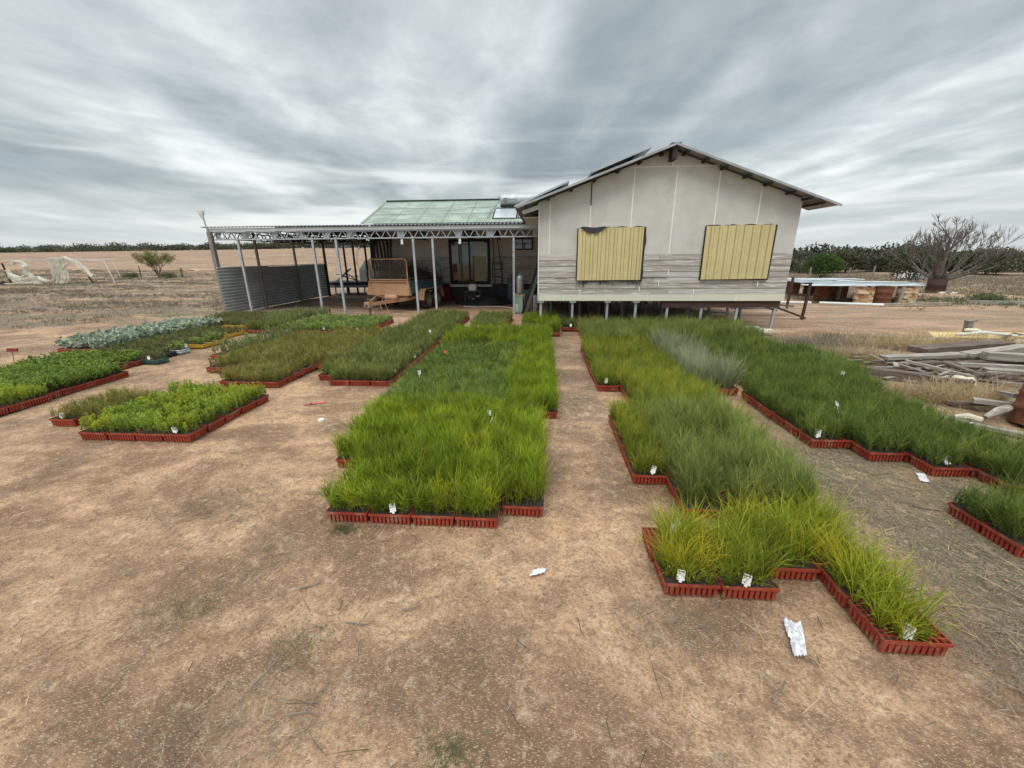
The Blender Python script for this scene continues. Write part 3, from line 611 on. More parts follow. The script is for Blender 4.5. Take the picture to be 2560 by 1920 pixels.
# ------------------------------------------------------------------ rear house with the green roof
def make_rear():
    t = empty('rear_house', (-3.5, YB, 0)); inv = Vector((3.5, -YB, 0))
    def P(mb, name, mats, parent=None, smooth=False):
        mb.v = [tuple(Vector(v) + inv) for v in mb.v]; return mb.build(name, mats, parent or t, smooth)
    tag(t, 'low weathered house wing with a pale green corrugated roof behind the carport', 'house')
    w = MB(); w.box(-7.0, X0 - .02, YB, YB + .1, 1.82, 3.0, 0); w.box(-7.0, -6.9, YB + .1, 22.8, .7, 3.0); w.box(-6.9, X0 - .02, 22.7, 22.8, .7, 3.0)
    w.add([(-7, YB, 3.0), (-7, 22.8, 3.0), (-7, 19.9, 4.08)], [(0, 1, 2)])
    P(w, 'wall', m_fibro)
    s = MB()
    for x in (-5.9, -4.85, -.12 - 1.5): s.box(x - .014, x + .014, YB - .012, YB, 1.82, 2.9)
    s.box(-7, X0 - .02, YB - .014, YB, 1.80, 1.825); P(s, 'cover_strip', m_fibro)
    b = MB(); rs = random.Random(8); rh = (1.80 - .70) / 8
    for r in range(8):
        x = -7.0
        while x < X0 - .03:
            x2 = min(x + rs.uniform(.8, 2.6), X0 - .02); z0 = .70 + r * rh
            b.add([(x, YB - .004, z0 + rh), (x2, YB - .004, z0 + rh), (x2, YB - .015, z0), (x, YB - .015, z0), (x, YB + .05, z0 + rh), (x2, YB + .05, z0 + rh), (x2, YB + .05, z0), (x, YB + .05, z0)],
                  [(3, 2, 1, 0), (0, 1, 5, 4), (7, 6, 2, 3), (1, 2, 6, 5), (4, 7, 3, 0)], 1 if rs.random() < .2 else 0); x = x2 + .005
    P(b, 'weatherboards', (m_board, m_boardw))
    bl = MB(); bl.box(-4.6, 2.9, YB + .05, YB + .15, 0, .68); bl.box(-7.0, X0 - .02, YB + .1, 22.7, .6, .70); P(bl, 'subfloor_shade_box', m_black)  # black box added for underfloor darkness; the rear floor slab is black too
    sl = MB(); sl.box(-4.45, -2.05, YB - .16, YB - .03, .60, .69); P(sl, 'door_step', m_fascia)
    d = MB(); x0, x1, z0, z1 = -3.82, -2.13, .70, 2.46
    for a in ((x0, x0 + .11, z0, z1), (x1 - .11, x1, z0, z1), (x0 + .11, x1 - .11, z1 - .10, z1), (x0 + .11, x1 - .11, z0, z0 + .09), (-3.01, -2.94, z0 + .09, z1 - .1)): d.box(a[0], a[1], YB - .06, YB - .025, a[2], a[3])
    do = P(d, 'sliding_door', m_dark)
    g = MB(); g.box(x0 + .11, -3.01, YB - .04, YB - .03, z0 + .09, z1 - .10); g.box(-2.94, x1 - .11, YB - .044, YB - .034, z0 + .09, z1 - .10)
    g.v = [tuple(Vector(v) + inv) for v in g.v]; g.build('pane', m_glass, do)
    c = MB(); c.corr((-2.80, YB - .052, z0 + .12), (1, 0, 0), .50, (0, 0, 1), .98, .10, .006); c.v = [tuple(Vector(v) + inv) for v in c.v]; c.build('curtain', m_curt, do)
    for bx in ((-2.93, -2.28, YB - .050, YB - .046, 1.82, 2.30), (-3.68, -3.57, YB - .046, YB - .042, 1.55, 2.20)):
        c = MB(); c.box(*bx); c.v = [tuple(Vector(v) + inv) for v in c.v]; c.build('blind', m_galv, do)
    k = MB(); k.tube([(-3.40, YB - .07, 1.5), (-3.40, YB - .07, 2.25)], .018); k.box(-3.66, -3.52, YB - .058, YB - .048, 1.18, 1.50); k.v = [tuple(Vector(v) + inv) for v in k.v]; k.build('door_handle', m_rust, do)
    wn = MB(); a0, a1, c0, c1 = -1.20, -.40, 2.03, 2.50
    for a in ((a0, a0 + .05, c0, c1), (a1 - .05, a1, c0, c1), (a0 + .05, a1 - .05, c1 - .05, c1), (a0 + .05, a1 - .05, c0, c0 + .05), (-.82, -.78, c0 + .05, c1 - .05)): wn.box(a[0], a[1], YB - .05, YB - .002, a[2], a[3])
    wo = P(wn, 'window', m_dark); g = MB(); g.box(a0 + .05, a1 - .05, YB - .03, YB - .004, c0 + .05, c1 - .05); g.v = [tuple(Vector(v) + inv) for v in g.v]; g.build('pane', m_glass, wo)
    r = MB(); sl_ = math.hypot(3.0, 1.16)
    r.corr((-7.10, 16.45, 3.05), (1, 0, 0), 7.45, (0, 3.0, 1.16), sl_, .076, .010)
    r.corr((-7.10, 22.60, 3.05), (1, 0, 0), 13, (0, -3.1, 1.16), math.hypot(3.1, 1.16), .076, .010)
    P(r, 'roof', m_green)
    r = MB(); r.bar((-7.12, 19.45, 4.235), (.5, 19.45, 4.235), .30, .015); r.bar((-7.12, 16.45, 3.065), (-7.12, 19.45, 4.225), .10, .03)
    for x in (-5.95, -4.95, -3.95, -2.95): r.bar((x, 16.46, 3.068), (x, 19.40, 4.20), .014, .012)
    for f_ in (.36, .62): r.bar((-7.1, 16.45 + 3 * f_, 3.067 + 1.16 * f_), (-1.9, 16.45 + 3 * f_, 3.067 + 1.16 * f_), .02, .006)
    P(r, 'roof_flashing', mat('green_flashing', (0.21, 0.26, 0.21), (0.26, 0.31, 0.26), 3))
    a = MB(); a.corr((-9.35, 19.5, 3.00), (1, 0, 0), 2.0, (.15, 2.0, .14), 2.0, .076, .010); a.bar((-9.35, 19.48, 2.97), (-7.3, 19.48, 3.04), .05, .10); P(a, 'awning_roof', m_galvd)
    return t
make_rear()
def make_heater():
    t = empty('solar_water_heater', (-.95, 18.0, 3.62)); 
    tag(t, 'silver solar hot water tank and collectors on the pale green roof', 'water heater')
    k = MB(); pr = [(0, 0), (.16, 0), (.215, .02), (.225, .05), (.225, 1.63), (.215, 1.66), (.16, 1.68), (0, 1.68)]
    k.lathe(pr, (-.84, .1, .40), 28, 0, Matrix.Rotation(R(90), 4, 'Y')); tk = k.build('tank', m_galv, t, True)
    e = MB(); c = Vector((-.60, -.138, .37)); pts = []          # the curled letter on the tank
    for i in range(26):
        a = R(-8 + i * 12.6); rr = .075; pts.append(c + Vector((math.cos(a) * rr * 1.1, 0, math.sin(a) * rr)))
    pts = [c + Vector((-.075, 0, -.018))] + pts; e.tube(pts, [.006] + [.008 + .006 * math.sin(math.pi * i / 25) for i in range(26)], 6)
    e.build('emblem', m_ink, tk)
    cu = bpy.data.curves.new('lettering', 'FONT'); cu.body = 'EDWARDS'; cu.size = .062; cu.extrude = .002; cu.space_character = 1.15
    tx = bpy.data.objects.new('lettering', cu); COL.objects.link(tx); tx.parent = tk; tx.location = (-.46, -.135, .375); tx.rotation_euler = (R(90), 0, 0); cu.materials.append(m_galvd)
    dg = bpy.context.evaluated_depsgraph_get(); me_ = bpy.data.meshes.new_from_object(tx.evaluated_get(dg)); ty = bpy.data.objects.new('lettering', me_); COL.objects.link(ty); ty.parent = tk; ty.location = tx.location; ty.rotation_euler = tx.rotation_euler; bpy.data.objects.remove(tx)
    b = MB(); b.bar((-.84, .13, .17), (.84, .13, .17), .34, .03); b.build('cradle', m_dark, t)
    p = MB(); f = MB()
    for x0 in (-1.02, -.02):
        q = [(x0, -1.18, -.40), (x0 + .92, -1.18, -.40), (x0 + .92, -.10, .06), (x0, -.10, .06)]
        p.add(q, [(0, 1, 2, 3)])
        for i in range(4): f.bar(Vector(q[i]) - Vector((0, 0, .02)), Vector(q[(i + 1) % 4]) - Vector((0, 0, .02)), .04, .06)
    p.build('collector_glass', m_panel, t); f.build('collector_frame', m_dark, t)
    h = MB(); h.tube([(-.86, .05, .42), (-.90, -.02, .30), (-1.10, -.35, .02), (-1.20, -.55, -.10), (-1.22, -1.25, -.38)], .016, 6); h.tube([(-.84, .1, .52), (-.92, .1, .52)], .02, 6)
    h.build('pipe', m_galvd, t)
make_heater()
# ------------------------------------------------------------------ carport
def make_carport():
    t = empty('carport', (-5.4, 13.1, 0)); inv = Vector((5.4, -13.1, 0))
    def P(mb, name, mats, parent=None, smooth=False):
        mb.v = [tuple(Vector(v) + inv) for v in mb.v]; return mb.build(name, mats, parent or t, smooth)
    tag(t, 'open steel carport with a zigzag lattice beam and a corrugated screen down its left side', 'carport')
    r = MB(); r.corr((-10.98, 12.98, 2.745), (1, 0, 0), 10.83, (0, 3.55, .27), 3.56, .12, .017); r.corr((-10.98, 16.52, 3.01), (1, 0, 0), 3.9, (0, 3.1, -.12), 3.1, .076, .010)
    P(r, 'roof', m_galvd)
    f = MB(); f.box(-10.80, -.13, 13.04, 13.10, 2.615, 2.715); P(f, 'fascia', m_fascia)
    p = MB()
    for y, z in ((14.1, 2.80), (15.2, 2.88), (16.3, 2.96)): p.box(-10.8, -.13, y, y + .06, z - .09, z - .012)
    for y in (17.4, 18.5, 19.5): p.box(-10.8, -7.15, y, y + .06, 2.80, 2.87)
    P(p, 'purlin', m_galvd)
    def truss(a, b, z0, z1, per, name='lattice_beam', mt=m_galv):
        k = MB(); a = Vector(a); b = Vector(b); L = (b - a).length; d = (b - a) / L
        k.bar((a.x, a.y, z1), (b.x, b.y, z1), .05, .035); k.bar((a.x, a.y, z0), (b.x, b.y, z0), .05, .035)
        n = int(L / per)
        for i in range(n):
            s0 = a + d * (i * per); s1 = a + d * (i * per + per * .42); s2 = a + d * (i * per + per * .5); s3 = a + d * (i * per + per * .92)
            k.bar((s0.x, s0.y, z0), (s1.x, s1.y, z1), .022, .022); k.bar((s2.x, s2.y, z1), (s3.x, s3.y, z0), .022, .022)
        return P(k, name, mt)
    tr = truss((-10.72, 13.1, 0), (-.14, 13.1, 0), 2.37, 2.59, .352)
    for x in (-10.56, -9.62, -8.62, -7.76, -6.9, -6.1, -4.47, -2.62, -1.64, -.24):
        q = MB(); w_ = .13 if x not in (-.24, -10.56) else .085; q.add([(x - w_, 13.14, 2.595), (x + w_, 13.14, 2.595), (x + w_ * .75, 13.14, 2.375), (x - w_ * .75, 13.14, 2.375), (x - w_, 13.155, 2.595), (x + w_, 13.155, 2.595), (x + w_ * .75, 13.155, 2.375), (x - w_ * .75, 13.155, 2.375)],
              [(3, 2, 1, 0), (4, 5, 6, 7), (0, 1, 5, 4), (2, 3, 7, 6), (1, 2, 6, 5), (3, 0, 4, 7)]); q.v = [tuple(Vector(v) + inv) for v in q.v]; q.build('gusset_plate', m_galv, tr)
    for x in (-10.6, -9.6, -8.6, -7.75, -6.9): truss((x, 13.2, 0), (x, 19.4, 0), 2.40, 2.62, .42, mt=m_dark)
    for x in (-6.1, -4.5, -2.6, -1.65): truss((x, 13.2, 0), (x, 16.4, 0), 2.42, 2.66, .42, mt=m_dark)
    truss((-10.7, 16.4, 0), (-7.0, 16.4, 0), 2.45, 2.66, .40, mt=m_dark); truss((-10.7, 19.5, 0), (-7.1, 19.5, 0), 2.50, 2.70, .40, mt=m_dark)
    for x in (-9.87, -7.36, -6.58, -4.07, -3.45, -.90):
        k = MB(); k.bar((x, 13.1, -.02), (x, 13.1, 2.36), .065, .065); k.bar((x, 13.1, 2.36), (x, 13.1, 2.40), .09, .09); P(k, 'post', m_galv)
    for x, y in ((-10.38, 14.6), (-10.40, 16.95)):
        k = MB(); k.bar((x, y, -.02), (x, y, 2.66), .07, .07); P(k, 'post', m_postw)
    for x, y in ((-10.42, 19.4), (-9.72, 20.0), (-9.25, 20.0), (-8.64, 20.0), (-8.1, 19.6), (-7.2, 19.5)):
        k = MB(); k.bar((x, y, -.02), (x, y, 2.66), .09 if x < -10 else .07, .08); P(k, 'post', m_dark)
    k = MB(); k.bar((-10.4, 19.45, 2.38), (-7.1, 19.45, 2.38), .06, .05); k.bar((-9.6, 19.45, 2.38), (-9.6, 19.45, 2.60), .06, .05); P(k, 'cross_rail', m_galvd)
    k = MB(); k.bar((-10.70, 13.02, -.03), (-10.72, 13.02, 2.62), .12, .12); k.bar((-10.55, 13.06, 0), (-10.66, 13.06, .75), .03, .03); P(k, 'wooden_post', m_postw)
    k = MB(); k.corr((-10.47, 12.70, .03), (0, 0, 1), 1.47, (0, 1, 0), 2.5, .10, .020, warp=.01, nv=3); k.corr((-10.455, 15.15, .03), (0, 0, 1), 1.45, (0, 1, 0), 2.3, .10, .020, warp=.01, nv=3); k.corr((-10.47, 17.40, .03), (0, 0, 1), 1.46, (0, 1, 0), 2.1, .10, .020, nv=3)
    P(k, 'screen', m_screen)
    k = MB(); k.bar((-10.47, 12.70, 1.51), (-10.47, 19.5, 1.51), .04, .025); P(k, 'screen_capping', m_fascia)
    lp = MB(); lp.tube([(-10.74, 13.0, 2.45), (-10.80, 12.99, 3.10)], .022, 6); lo = P(lp, 'lamp_pole', m_galv)
    lh = MB(); lh.add([(x * w - 10.81, 12.97 + y * w * .5, z) for z, w in ((3.02, .030), (3.10, .06), (3.14, .075), (3.22, .085), (3.24, .08)) for x, y in ((-1, -1), (1, -1), (1, 1), (-1, 1))],
                      [(4 * i + j, 4 * i + (j + 1) % 4, 4 * i + 4 + (j + 1) % 4, 4 * i + 4 + j) for i in range(4) for j in range(4)] + [(16, 17, 18, 19)])
    lh.v = [tuple(Vector(v) + inv) for v in lh.v]; lh.build('lamp_head', m_fascia, lo)
    # old shade cloth strips hanging behind the trailer
    k = MB(); rs = random.Random(2)
    for i in range(7):
        x = -6.75 + i * .13; n = 8; a = [(x + .03 * math.sin(j * .9 + i), 16.2 + .03 * math.sin(j * 1.7 + i), 2.62 - 1.35 * j / n) for j in range(n + 1)]
        for j in range(n):
            w_ = .05 * (1 - .3 * j / n); k.add([(a[j][0] - w_, a[j][1], a[j][2]), (a[j][0] + w_, a[j][1] + .02, a[j][2]), (a[j + 1][0] + w_, a[j + 1][1] + .02, a[j + 1][2]), (a[j + 1][0] - w_, a[j + 1][1], a[j + 1][2])], [(0, 1, 2, 3)])
    P(k, 'hanging_cloth', m_dark)
make_carport()
for x, lb in ((-4.43, 'small white tag hanging under the lattice beam, near the caged trailer'), (-2.58, 'small white tag hanging under the lattice beam, in front of the sliding door')):
    k = MB(); k.box(-.036, .036, -.006, .006, -.17, 0); k.box(-.008, .008, -.004, .004, 0, .03); o = k.build('hanging_tag', m_white); o.location = (x, 13.1, 2.345); o.rotation_euler = (0, R(3), 0)
    tag(o, lb, 'tag', 'white tags hung under the carport beam')
# ------------------------------------------------------------------ caged trailer
def rounded(x0, x1, z0, z1, r, y=0, n=5):
    pts = [(x0, y, z0), (x0, y, z1 - r)]
    for i in range(1, n): a = math.pi - math.pi / 2 * i / n; pts.append((x0 + r + r * math.cos(a), y, z1 - r + r * math.sin(a)))
    pts.append((x0 + r, y, z1)); pts.append((x1 - r, y, z1))
    for i in range(1, n): a = math.pi / 2 - math.pi / 2 * i / n; pts.append((x1 - r + r * math.cos(a), y, z1 - r + r * math.sin(a)))
    pts += [(x1, y, z1 - r), (x1, y, z0)]; return pts
def wheel(parent, x, y, z, r, w=.19):
    k = MB(); k.lathe([(r * .62, -w / 2), (r * .9, -w / 2), (r, -w * .32), (r, w * .32), (r * .9, w / 2), (r * .62, w / 2), (r * .60, 0)], (0, 0, 0), 28, 0, Matrix.Rotation(R(90), 4, 'Y'))
    o = k.build('wheel', m_tyre, parent, True); o.location = (x, y, z)
    k = MB(); k.lathe([(0, w * .18), (r * .18, w * .26), (r * .25, w * .12), (r * .52, w * .16), (r * .60, w * .42), (r * .63, w * .42)], (0, 0, 0), 24, 0, Matrix.Rotation(R(90), 4, 'Y')); k.build('rim', m_rim, o, True); return o
def make_trailer():
    t = empty('caged_trailer', (-5.24, 13.78, 0), R(-13)); tag(t, 'dusty orange and blue tandem trailer with a wire mesh headboard', 'trailer')
    def tapered(y0, y1, mt, name):
        k = MB(); a, b = .745, .80
        return k
    k = MB(); zt, zb = 1.00, .56
    k.add([(-.75, 0, zt), (.75, 0, zt), (.83, -.02, zb), (-.83, -.02, zb), (-.75, .05, zt), (.75, .05, zt), (.83, .05, zb), (-.83, .05, zb)], [(3, 2, 1, 0), (0, 1, 5, 4), (7, 6, 2, 3), (1, 2, 6, 5), (4, 7, 3, 0)])
    k.bar((-.78, -.02, zt), (.78, -.02, zt), .05, .035); k.bar((-.86, -.035, zb), (.86, -.035, zb), .05, .05)
    for sx in (-1, 1): k.add([(sx * .76, -.03, zt - .04), (sx * .84, -.14, zb), (sx * .62, -.03, zb), ], [(0, 1, 2)]); k.bar((sx * .76, -.03, zt), (sx * .835, -.06, zb), .04, .04)
    k.build('front_panel', m_dust, t)
    k = MB(); L = 2.5
    for sx in (-1, 1): k.box(sx * .75 - .02, sx * .75 + .02, .05, L, .62, zt); k.bar((sx * .76, .05, zt), (sx * .76, L, zt), .05, .04)
    k.box(-.75, .75, L - .04, L, .60, zt); k.box(-.75, .75, .05, L, .60, .64); k.build('tub', m_blue, t)
    k = MB(); k.tube(rounded(-.74, .74, 1.02, 1.73, .10), .020, 8); k.bar((-.74, 0, 1.06), (.74, 0, 1.06), .035, .035); g = k.build('headboard_frame', m_dust, t)
    k = MB()
    for i in range(29): x = -.72 + 1.44 * i / 28; k.bar((x, 0, 1.07), (x, 0, 1.715), .006, .006)
    for i in range(14): z = 1.10 + .60 * i / 13; k.bar((-.73, .004, z), (.73, .004, z), .006, .006)
    k.build('wire_mesh', m_mesh, g)
    k = MB(); 
    for sx in (-1, 1): k.tube([(sx * .76, .05, 1.03), (sx * .76, .1, 1.10), (sx * .76, L - .1, 1.08), (sx * .76, L - .02, 1.03)], .014, 6)
    k.tube([(.76, 1.9, 1.05), (.76, 2.0, 1.5), (.76, 2.4, 1.5), (.76, 2.45, 1.05)], .012, 6); k.build('side_rail', m_mesh, t)
    k = MB(); tip = Vector((0, -1.28, .36)); 
    for sx in (-1, 1): k.bar((tip.x + sx * .04, tip.y, tip.z), (sx * .66, .1, .42), .06, .10)
    k.bar((-.66, .1, .42), (-.66, L, .50), .06, .09); k.bar((.66, .1, .42), (.66, L, .50), .06, .09); k.box(-.66, .66, .05, .12, .46, .56); k.box(-.09, .09, -1.34, -1.12, .26, .44)
    k.build('drawbar', m_dust, t)
    k = MB(); k.bar((0, -1.20, -.01), (0, -1.20, .52), .045, .045); k.box(-.05, .05, -1.25, -1.15, .50, .54); k.tube([(0, -1.34, .34), (0, -1.44, .35), (.0, -1.48, .30)], .035, 8); k.build('jockey_stand', m_mesh, t)
    k = MB(); k.tube([(.10, -.42, .50), (.52, -.36, .52)], .095, 14); k.bar((.3, -.4, .40), (.3, -.4, .5), .2, .1); k.build('cylinder', m_dust, t, False)
    k = MB(); k.tube([(.05, -.45, .50), (-.15, -.50, .58), (-.30, -.5, .52), (-.32, -.5, .42)], .010, 6)
    k.tube([(.06, -.5, .50), (-.02, -.6, .30), (.05, -.66, .12), (.20, -.72, .04), (.30, -.8, .01)], .012, 6); k.tube([(.14, -.5, .50), (.18, -.6, .28), (.34, -.68, .08), (.38, -.82, .01)], .011, 6); k.build('hose', m_dust, t)
    for sx in (-1, 1):
        for y in (.92, 1.62): wheel(t, sx * .90, y, .315, .315)
        k = MB(); P_ = [(.48, .34), (.56, .62), (.70, .72), (1.84, .72), (1.98, .62), (2.06, .34)]
        for (a, za), (b, zb_) in zip(P_[:-1], P_[1:]): k.add([(sx * .78, a, za), (sx * 1.02, a, za), (sx * 1.02, b, zb_), (sx * .78, b, zb_)], [(0, 1, 2, 3)]); k.bar((sx * 1.02, a, za), (sx * 1.02, b, zb_), .02, .03)
        k.build('mudguard', m_dust if sx > 0 else m_blue, t)
    k = MB(); k.tube([(-.9, .92, .315), (.9, .92, .315)], .03, 6); k.tube([(-.9, 1.62, .315), (.9, 1.62, .315)], .03, 6); k.build('axle', m_mesh, t)
    return t
make_trailer()
def make_brush():
    parts = []; n = 2600; yl = rng.uniform(.15, 2.5, n); xl = rng.uniform(-.68, .72, n)
    topz = 1.0 + np.clip(1.15 - np.abs(xl + .15) * .5 - np.abs(yl - .8) * .38, .15, 1.2) * rng.uniform(.3, 1, n)
    P = np.stack([xl, yl, rng.uniform(.75, 1, n) * topz * .8], 1); D = rand_dir(n, 10, 85); L = rng.uniform(.2, .62, n)
    parts.append(blades(P, D, L, rng.uniform(.005, .012, n), rng.normal(0, .15, (n, 3)), rng.uniform(0, .4, n), rng.uniform(.2, .8, n)))
    n = 7000; i = rng.integers(0, 2600, n); Q = P[i] + D[i] * (L[i] * rng.uniform(.3, 1.1, n))[:, None] + rng.normal(0, .03, (n, 3))
    parts.append(leaves(Q, rand_dir(n, 0, 180), rng.uniform(.04, .09, n), np.full(n, .016), rng.uniform(0, .9, n)))
    V, q, t_, ti = merge(parts); me = np_mesh('brush_load', V, q, t_, ti, [F['brush']]); o = bpy.data.objects.new('brush_load', me); COL.objects.link(o)
    o.location = (-5.24, 13.78, 0); o.rotation_euler = (0, 0, R(-13)); tag(o, 'heap of dead dark brush piled high in the caged trailer', 'brush pile')
make_brush()
# ------------------------------------------------------------------ flatbed with tank, behind the carport
def make_flatbed():
    t = empty('flatbed_trailer', (-9.4, 20.6, 0)); tag(t, 'long dark flatbed trailer parked behind the carport', 'trailer')
    k = MB(); k.box(-1.6, 2.6, -.9, .9, .50, .62); k.build('deck', m_dark, t); k = MB(); k.box(-1.6, 2.6, -.88, -.80, .36, .50); k.box(-1.6, 2.6, .8, .88, .36, .50); k.build('chassis', m_galvd, t)
    for x in (-.9, -.3, .6, 1.4):
        k = MB(); k.bar((x, -.8, 0), (x, -.8, .5), .05); k.build('leg', m_galvd, t)
    for x in (1.9, 2.4): wheel(t, x, -.6, .3, .3).rotation_euler = (0, 0, R(90))
    k = MB(); k.bar((-1.0, -.5, .62), (-.2, -.5, 1.25), .04); k.bar((-.9, -.5, .62), (-.1, -.5, 1.28), .04); k.bar((-.9, -.5, 1.0), (.2, -.5, .66), .04); k.bar((.2, -.5, .62), (-.3, -.5, 1.0), .04); k.bar((-.6, -.5, .9), (.3, -.5, .9), .03)
    k.build('rack', m_galvd, t)
    t = empty('water_tank', (-8.75, 20.3, .625)); tag(t, 'square white plastic tank with a domed top on the dark flatbed', 'tank')
    k = MB(); k.add([(x * w, y * w, z) for z, w in ((0, .29), (.04, .31), (.55, .31), (.66, .27), (.90, .13), (1.0, .11), (1.02, .06)) for x, y in ((-1, -1), (0, -1.12), (1, -1), (1.12, 0), (1, 1), (0, 1.12), (-1, 1), (-1.12, 0))],
                    [(8 * i + j, 8 * i + (j + 1) % 8, 8 * i + 8 + (j + 1) % 8, 8 * i + 8 + j) for i in range(6) for j in range(8)] + [tuple(range(48, 56))]); k.build('body', m_white, t)
    k = MB(); k.tube([(-.31, -.2, .5), (-.42, -.2, .9), (-.36, -.2, 1.4), (-.1, -.2, 1.75)], .012, 6); k.build('hose', m_black, t)
make_flatbed()
# ------------------------------------------------------------------ things at the rear wall
def make_ladder():
    t = empty('step_ladder', (-1.80, 16.7, 0)); tag(t, 'dark ladder with narrow upper rails leaning on the rear wall right of the sliding door', 'ladder')
    for nm, a, b in (('rail', (-.24, -.05, .0), (-.20, .05, 1.62)), ('rail', (.14, -.05, .0), (.18, .05, 1.62)), ('upper_rail', (-.10, .0, .66), (-.22, .22, 2.62)), ('upper_rail', (.22, .0, .66), (-.04, .22, 2.62))):
        k = MB(); k.bar(a, b, .035, .04); k.build(nm, m_black, t)
    k = MB()
    for z in (.25, .50, .75, 1.02, 1.28, 1.56): k.bar((-.235, -.02, z), (.165, -.02, z), .03, .025)
    k.build('rung', m_black, t)
make_ladder()
def cyl_bottle(name, x, y, z, r, h, m, label, cat='gas cylinder'):
    t = empty(name, (x, y, z)); tag(t, label, cat)
    k = MB(); k.lathe([(0, 0), (r * .9, 0), (r, .03), (r, h * .74), (r * .97, h * .78), (r * .86, h * .85), (r * .45, h * .90), (r * .3, h * .93), (0, h * .93)], n=20); b = k.build('body', m, t, True)
    k = MB(); k.lathe([(r * 1.01, h * .64), (r * 1.03, h * .66), (r * 1.01, h * .68)], n=20); k.build('seam_band', m_galvd, b)
    k = MB(); k.lathe([(r * .5, h * .9), (r * .55, h), (r * .50, h), (r * .46, h * .9)], n=16); k.bar((0, 0, h * .9), (0, 0, h * .99), .03); k.bar((r * .1, 0, h * .96), (r * .8, 0, h * .98), .02); k.build('valve_collar', m_galvd, t); return t
cyl_bottle('gas_cylinder', -.735, 13.75, .60, .125, .66, m_silver, 'silver gas cylinder standing above the mint green cabinet')
cyl_bottle('gas_cylinder', -1.25, 16.4, .0, .15, 1.12, m_bluegrey, 'tall blue grey gas cylinder against the rear wall, right of the ladder')
t = empty('brick_plinth', (-.735, 13.76, 0)); k = MB(); 
for i in range(7): k.box(-.17, .17, -.14, .14, i * .086 + .004, i * .086 + .082)
k.build('bricks', m_rockr, t); tag(t, 'stack of reddish blocks holding up the silver gas cylinder', 'plinth')
t = empty('metal_cabinet', (-.75, 13.42, 0), R(-4)); tag(t, 'narrow mint green metal cabinet with a white sticker beside the carport post', 'cabinet')
k = MB(); k.box(-.125, .125, -.12, .12, .0, .53); k.build('body', m_cabin, t); k = MB(); k.box(-.13, .13, -.13, .13, .531, .555); k.build('lid', m_cabin, t)
k = MB(); k.box(-.105, -.01, -.1245, -.121, .05, .30); st = k.build('sticker', m_white, t); k = MB()
for i in range(9): k.box(-.095, -.02 - (i % 3) * .012, -.1265, -.125, .07 + i * .024, .077 + i * .024)
k.build('printed_lines', m_galvd, st)
t = empty('green_crate', (-.46, 13.85, 0), R(8)); tag(t, 'dark green plastic crate pushed in behind the mint cabinet', 'crate')
k = MB(); k.box(-.16, .16, -.15, .15, .0, .02); 
for z in (.05, .14, .23, .32, .41, .50, .59): k.box(-.17, .17, -.165, -.15, z, z + .05); k.box(-.17, -.155, -.15, .16, z, z + .05); k.box(.155, .17, -.15, .16, z, z + .05)
k.build('slats', m_trayG, t); k = MB(); k.box(-.18, .18, -.17, .17, .66, .70); k.build('rim', m_trayG, t)
for i, (a, b, lb) in enumerate((((-.62, 13.35, 0), (-.17, 13.3, 1.56), 'long dark pole leaning on the house corner, outermost of the leaning poles'), ((-.56, 13.45, 0), (-.19, 13.35, 1.25), 'shorter pale pole leaning on the house corner'), ((-.50, 13.55, 0), (-.20, 13.45, 1.05), 'thin pale pole leaning on the house corner, innermost and lowest'), ((-.66, 13.3, .0), (-.20, 13.25, 1.38), 'dark angle iron leaning on the house corner between the poles'))):
    k = MB(); k.bar((0, 0, 0), Vector(b) - Vector(a), .03, .03); k.bar(Vector((.01, 0, .0)), Vector(b) - Vector(a) + Vector((.03, .02, -.03)), .012, .03); o = k.build('leaning_pole', m_black if i in (0, 3) else m_galv); o.location = a; tag(o, lb, 'pole', 'poles leaning on the house corner')
t = empty('rolled_mat', (-.20, 13.2, 0)); tag(t, 'speckled grey roll standing under the house corner', 'roll')
k = MB(); k.lathe([(0, .60), (.05, .60), (.085, .58), (.09, .40), (.08, .2), (.09, .01), (0, 0)], n=16); k.build('roll', mat('speckled_roll', (.10, .10, .10), (.35, .34, .33), 25, lo=.5, hi=.55), t, True)
k = MB(); k.bar((-.14, 0, 0), (-.15, 0, .42), .06, .05); k.build('stake', m_rust, t)
t = empty('petrol_pump', (-2.72, 16.0, 0)); tag(t, 'small engine pump with a white fuel tank in front of the sliding door', 'pump')
k = MB(); k.add([(x * w, y * w, z) for z, w in ((.52, .13), (.54, .15), (.66, .16), (.74, .15), (.77, .11)) for x, y in ((-1, -.8), (-.8, -1), (.8, -1), (1, -.8), (1, .8), (.8, 1), (-.8, 1), (-1, .8))],
               [(8 * i + j, 8 * i + (j + 1) % 8, 8 * i + 8 + (j + 1) % 8, 8 * i + 8 + j) for i in range(4) for j in range(8)] + [tuple(range(32, 40))]); k.build('fuel_tank', m_white, t)
k = MB(); k.box(-.16, .14, -.15, .15, .14, .40); k.tube([(-.1, -.2, .3), (-.1, .2, .3)], .12, 12); k.box(-.05, .1, -.1, .1, .40, .52); k.build('engine', m_black, t)
k = MB(); 
for sy in (-.22, .22): k.tube([(-.28, sy, .06), (-.28, sy, .5), (.28, sy, .5), (.28, sy, .06), (-.28, sy, .06)], .012, 6)
k.build('cage', m_galvd, t); k = MB(); k.box(.16, .30, -.18, -.16, .30, .33); k.box(-.02, .08, -.21, -.2, .20, .22); k.build('starter_grip', m_white, t)
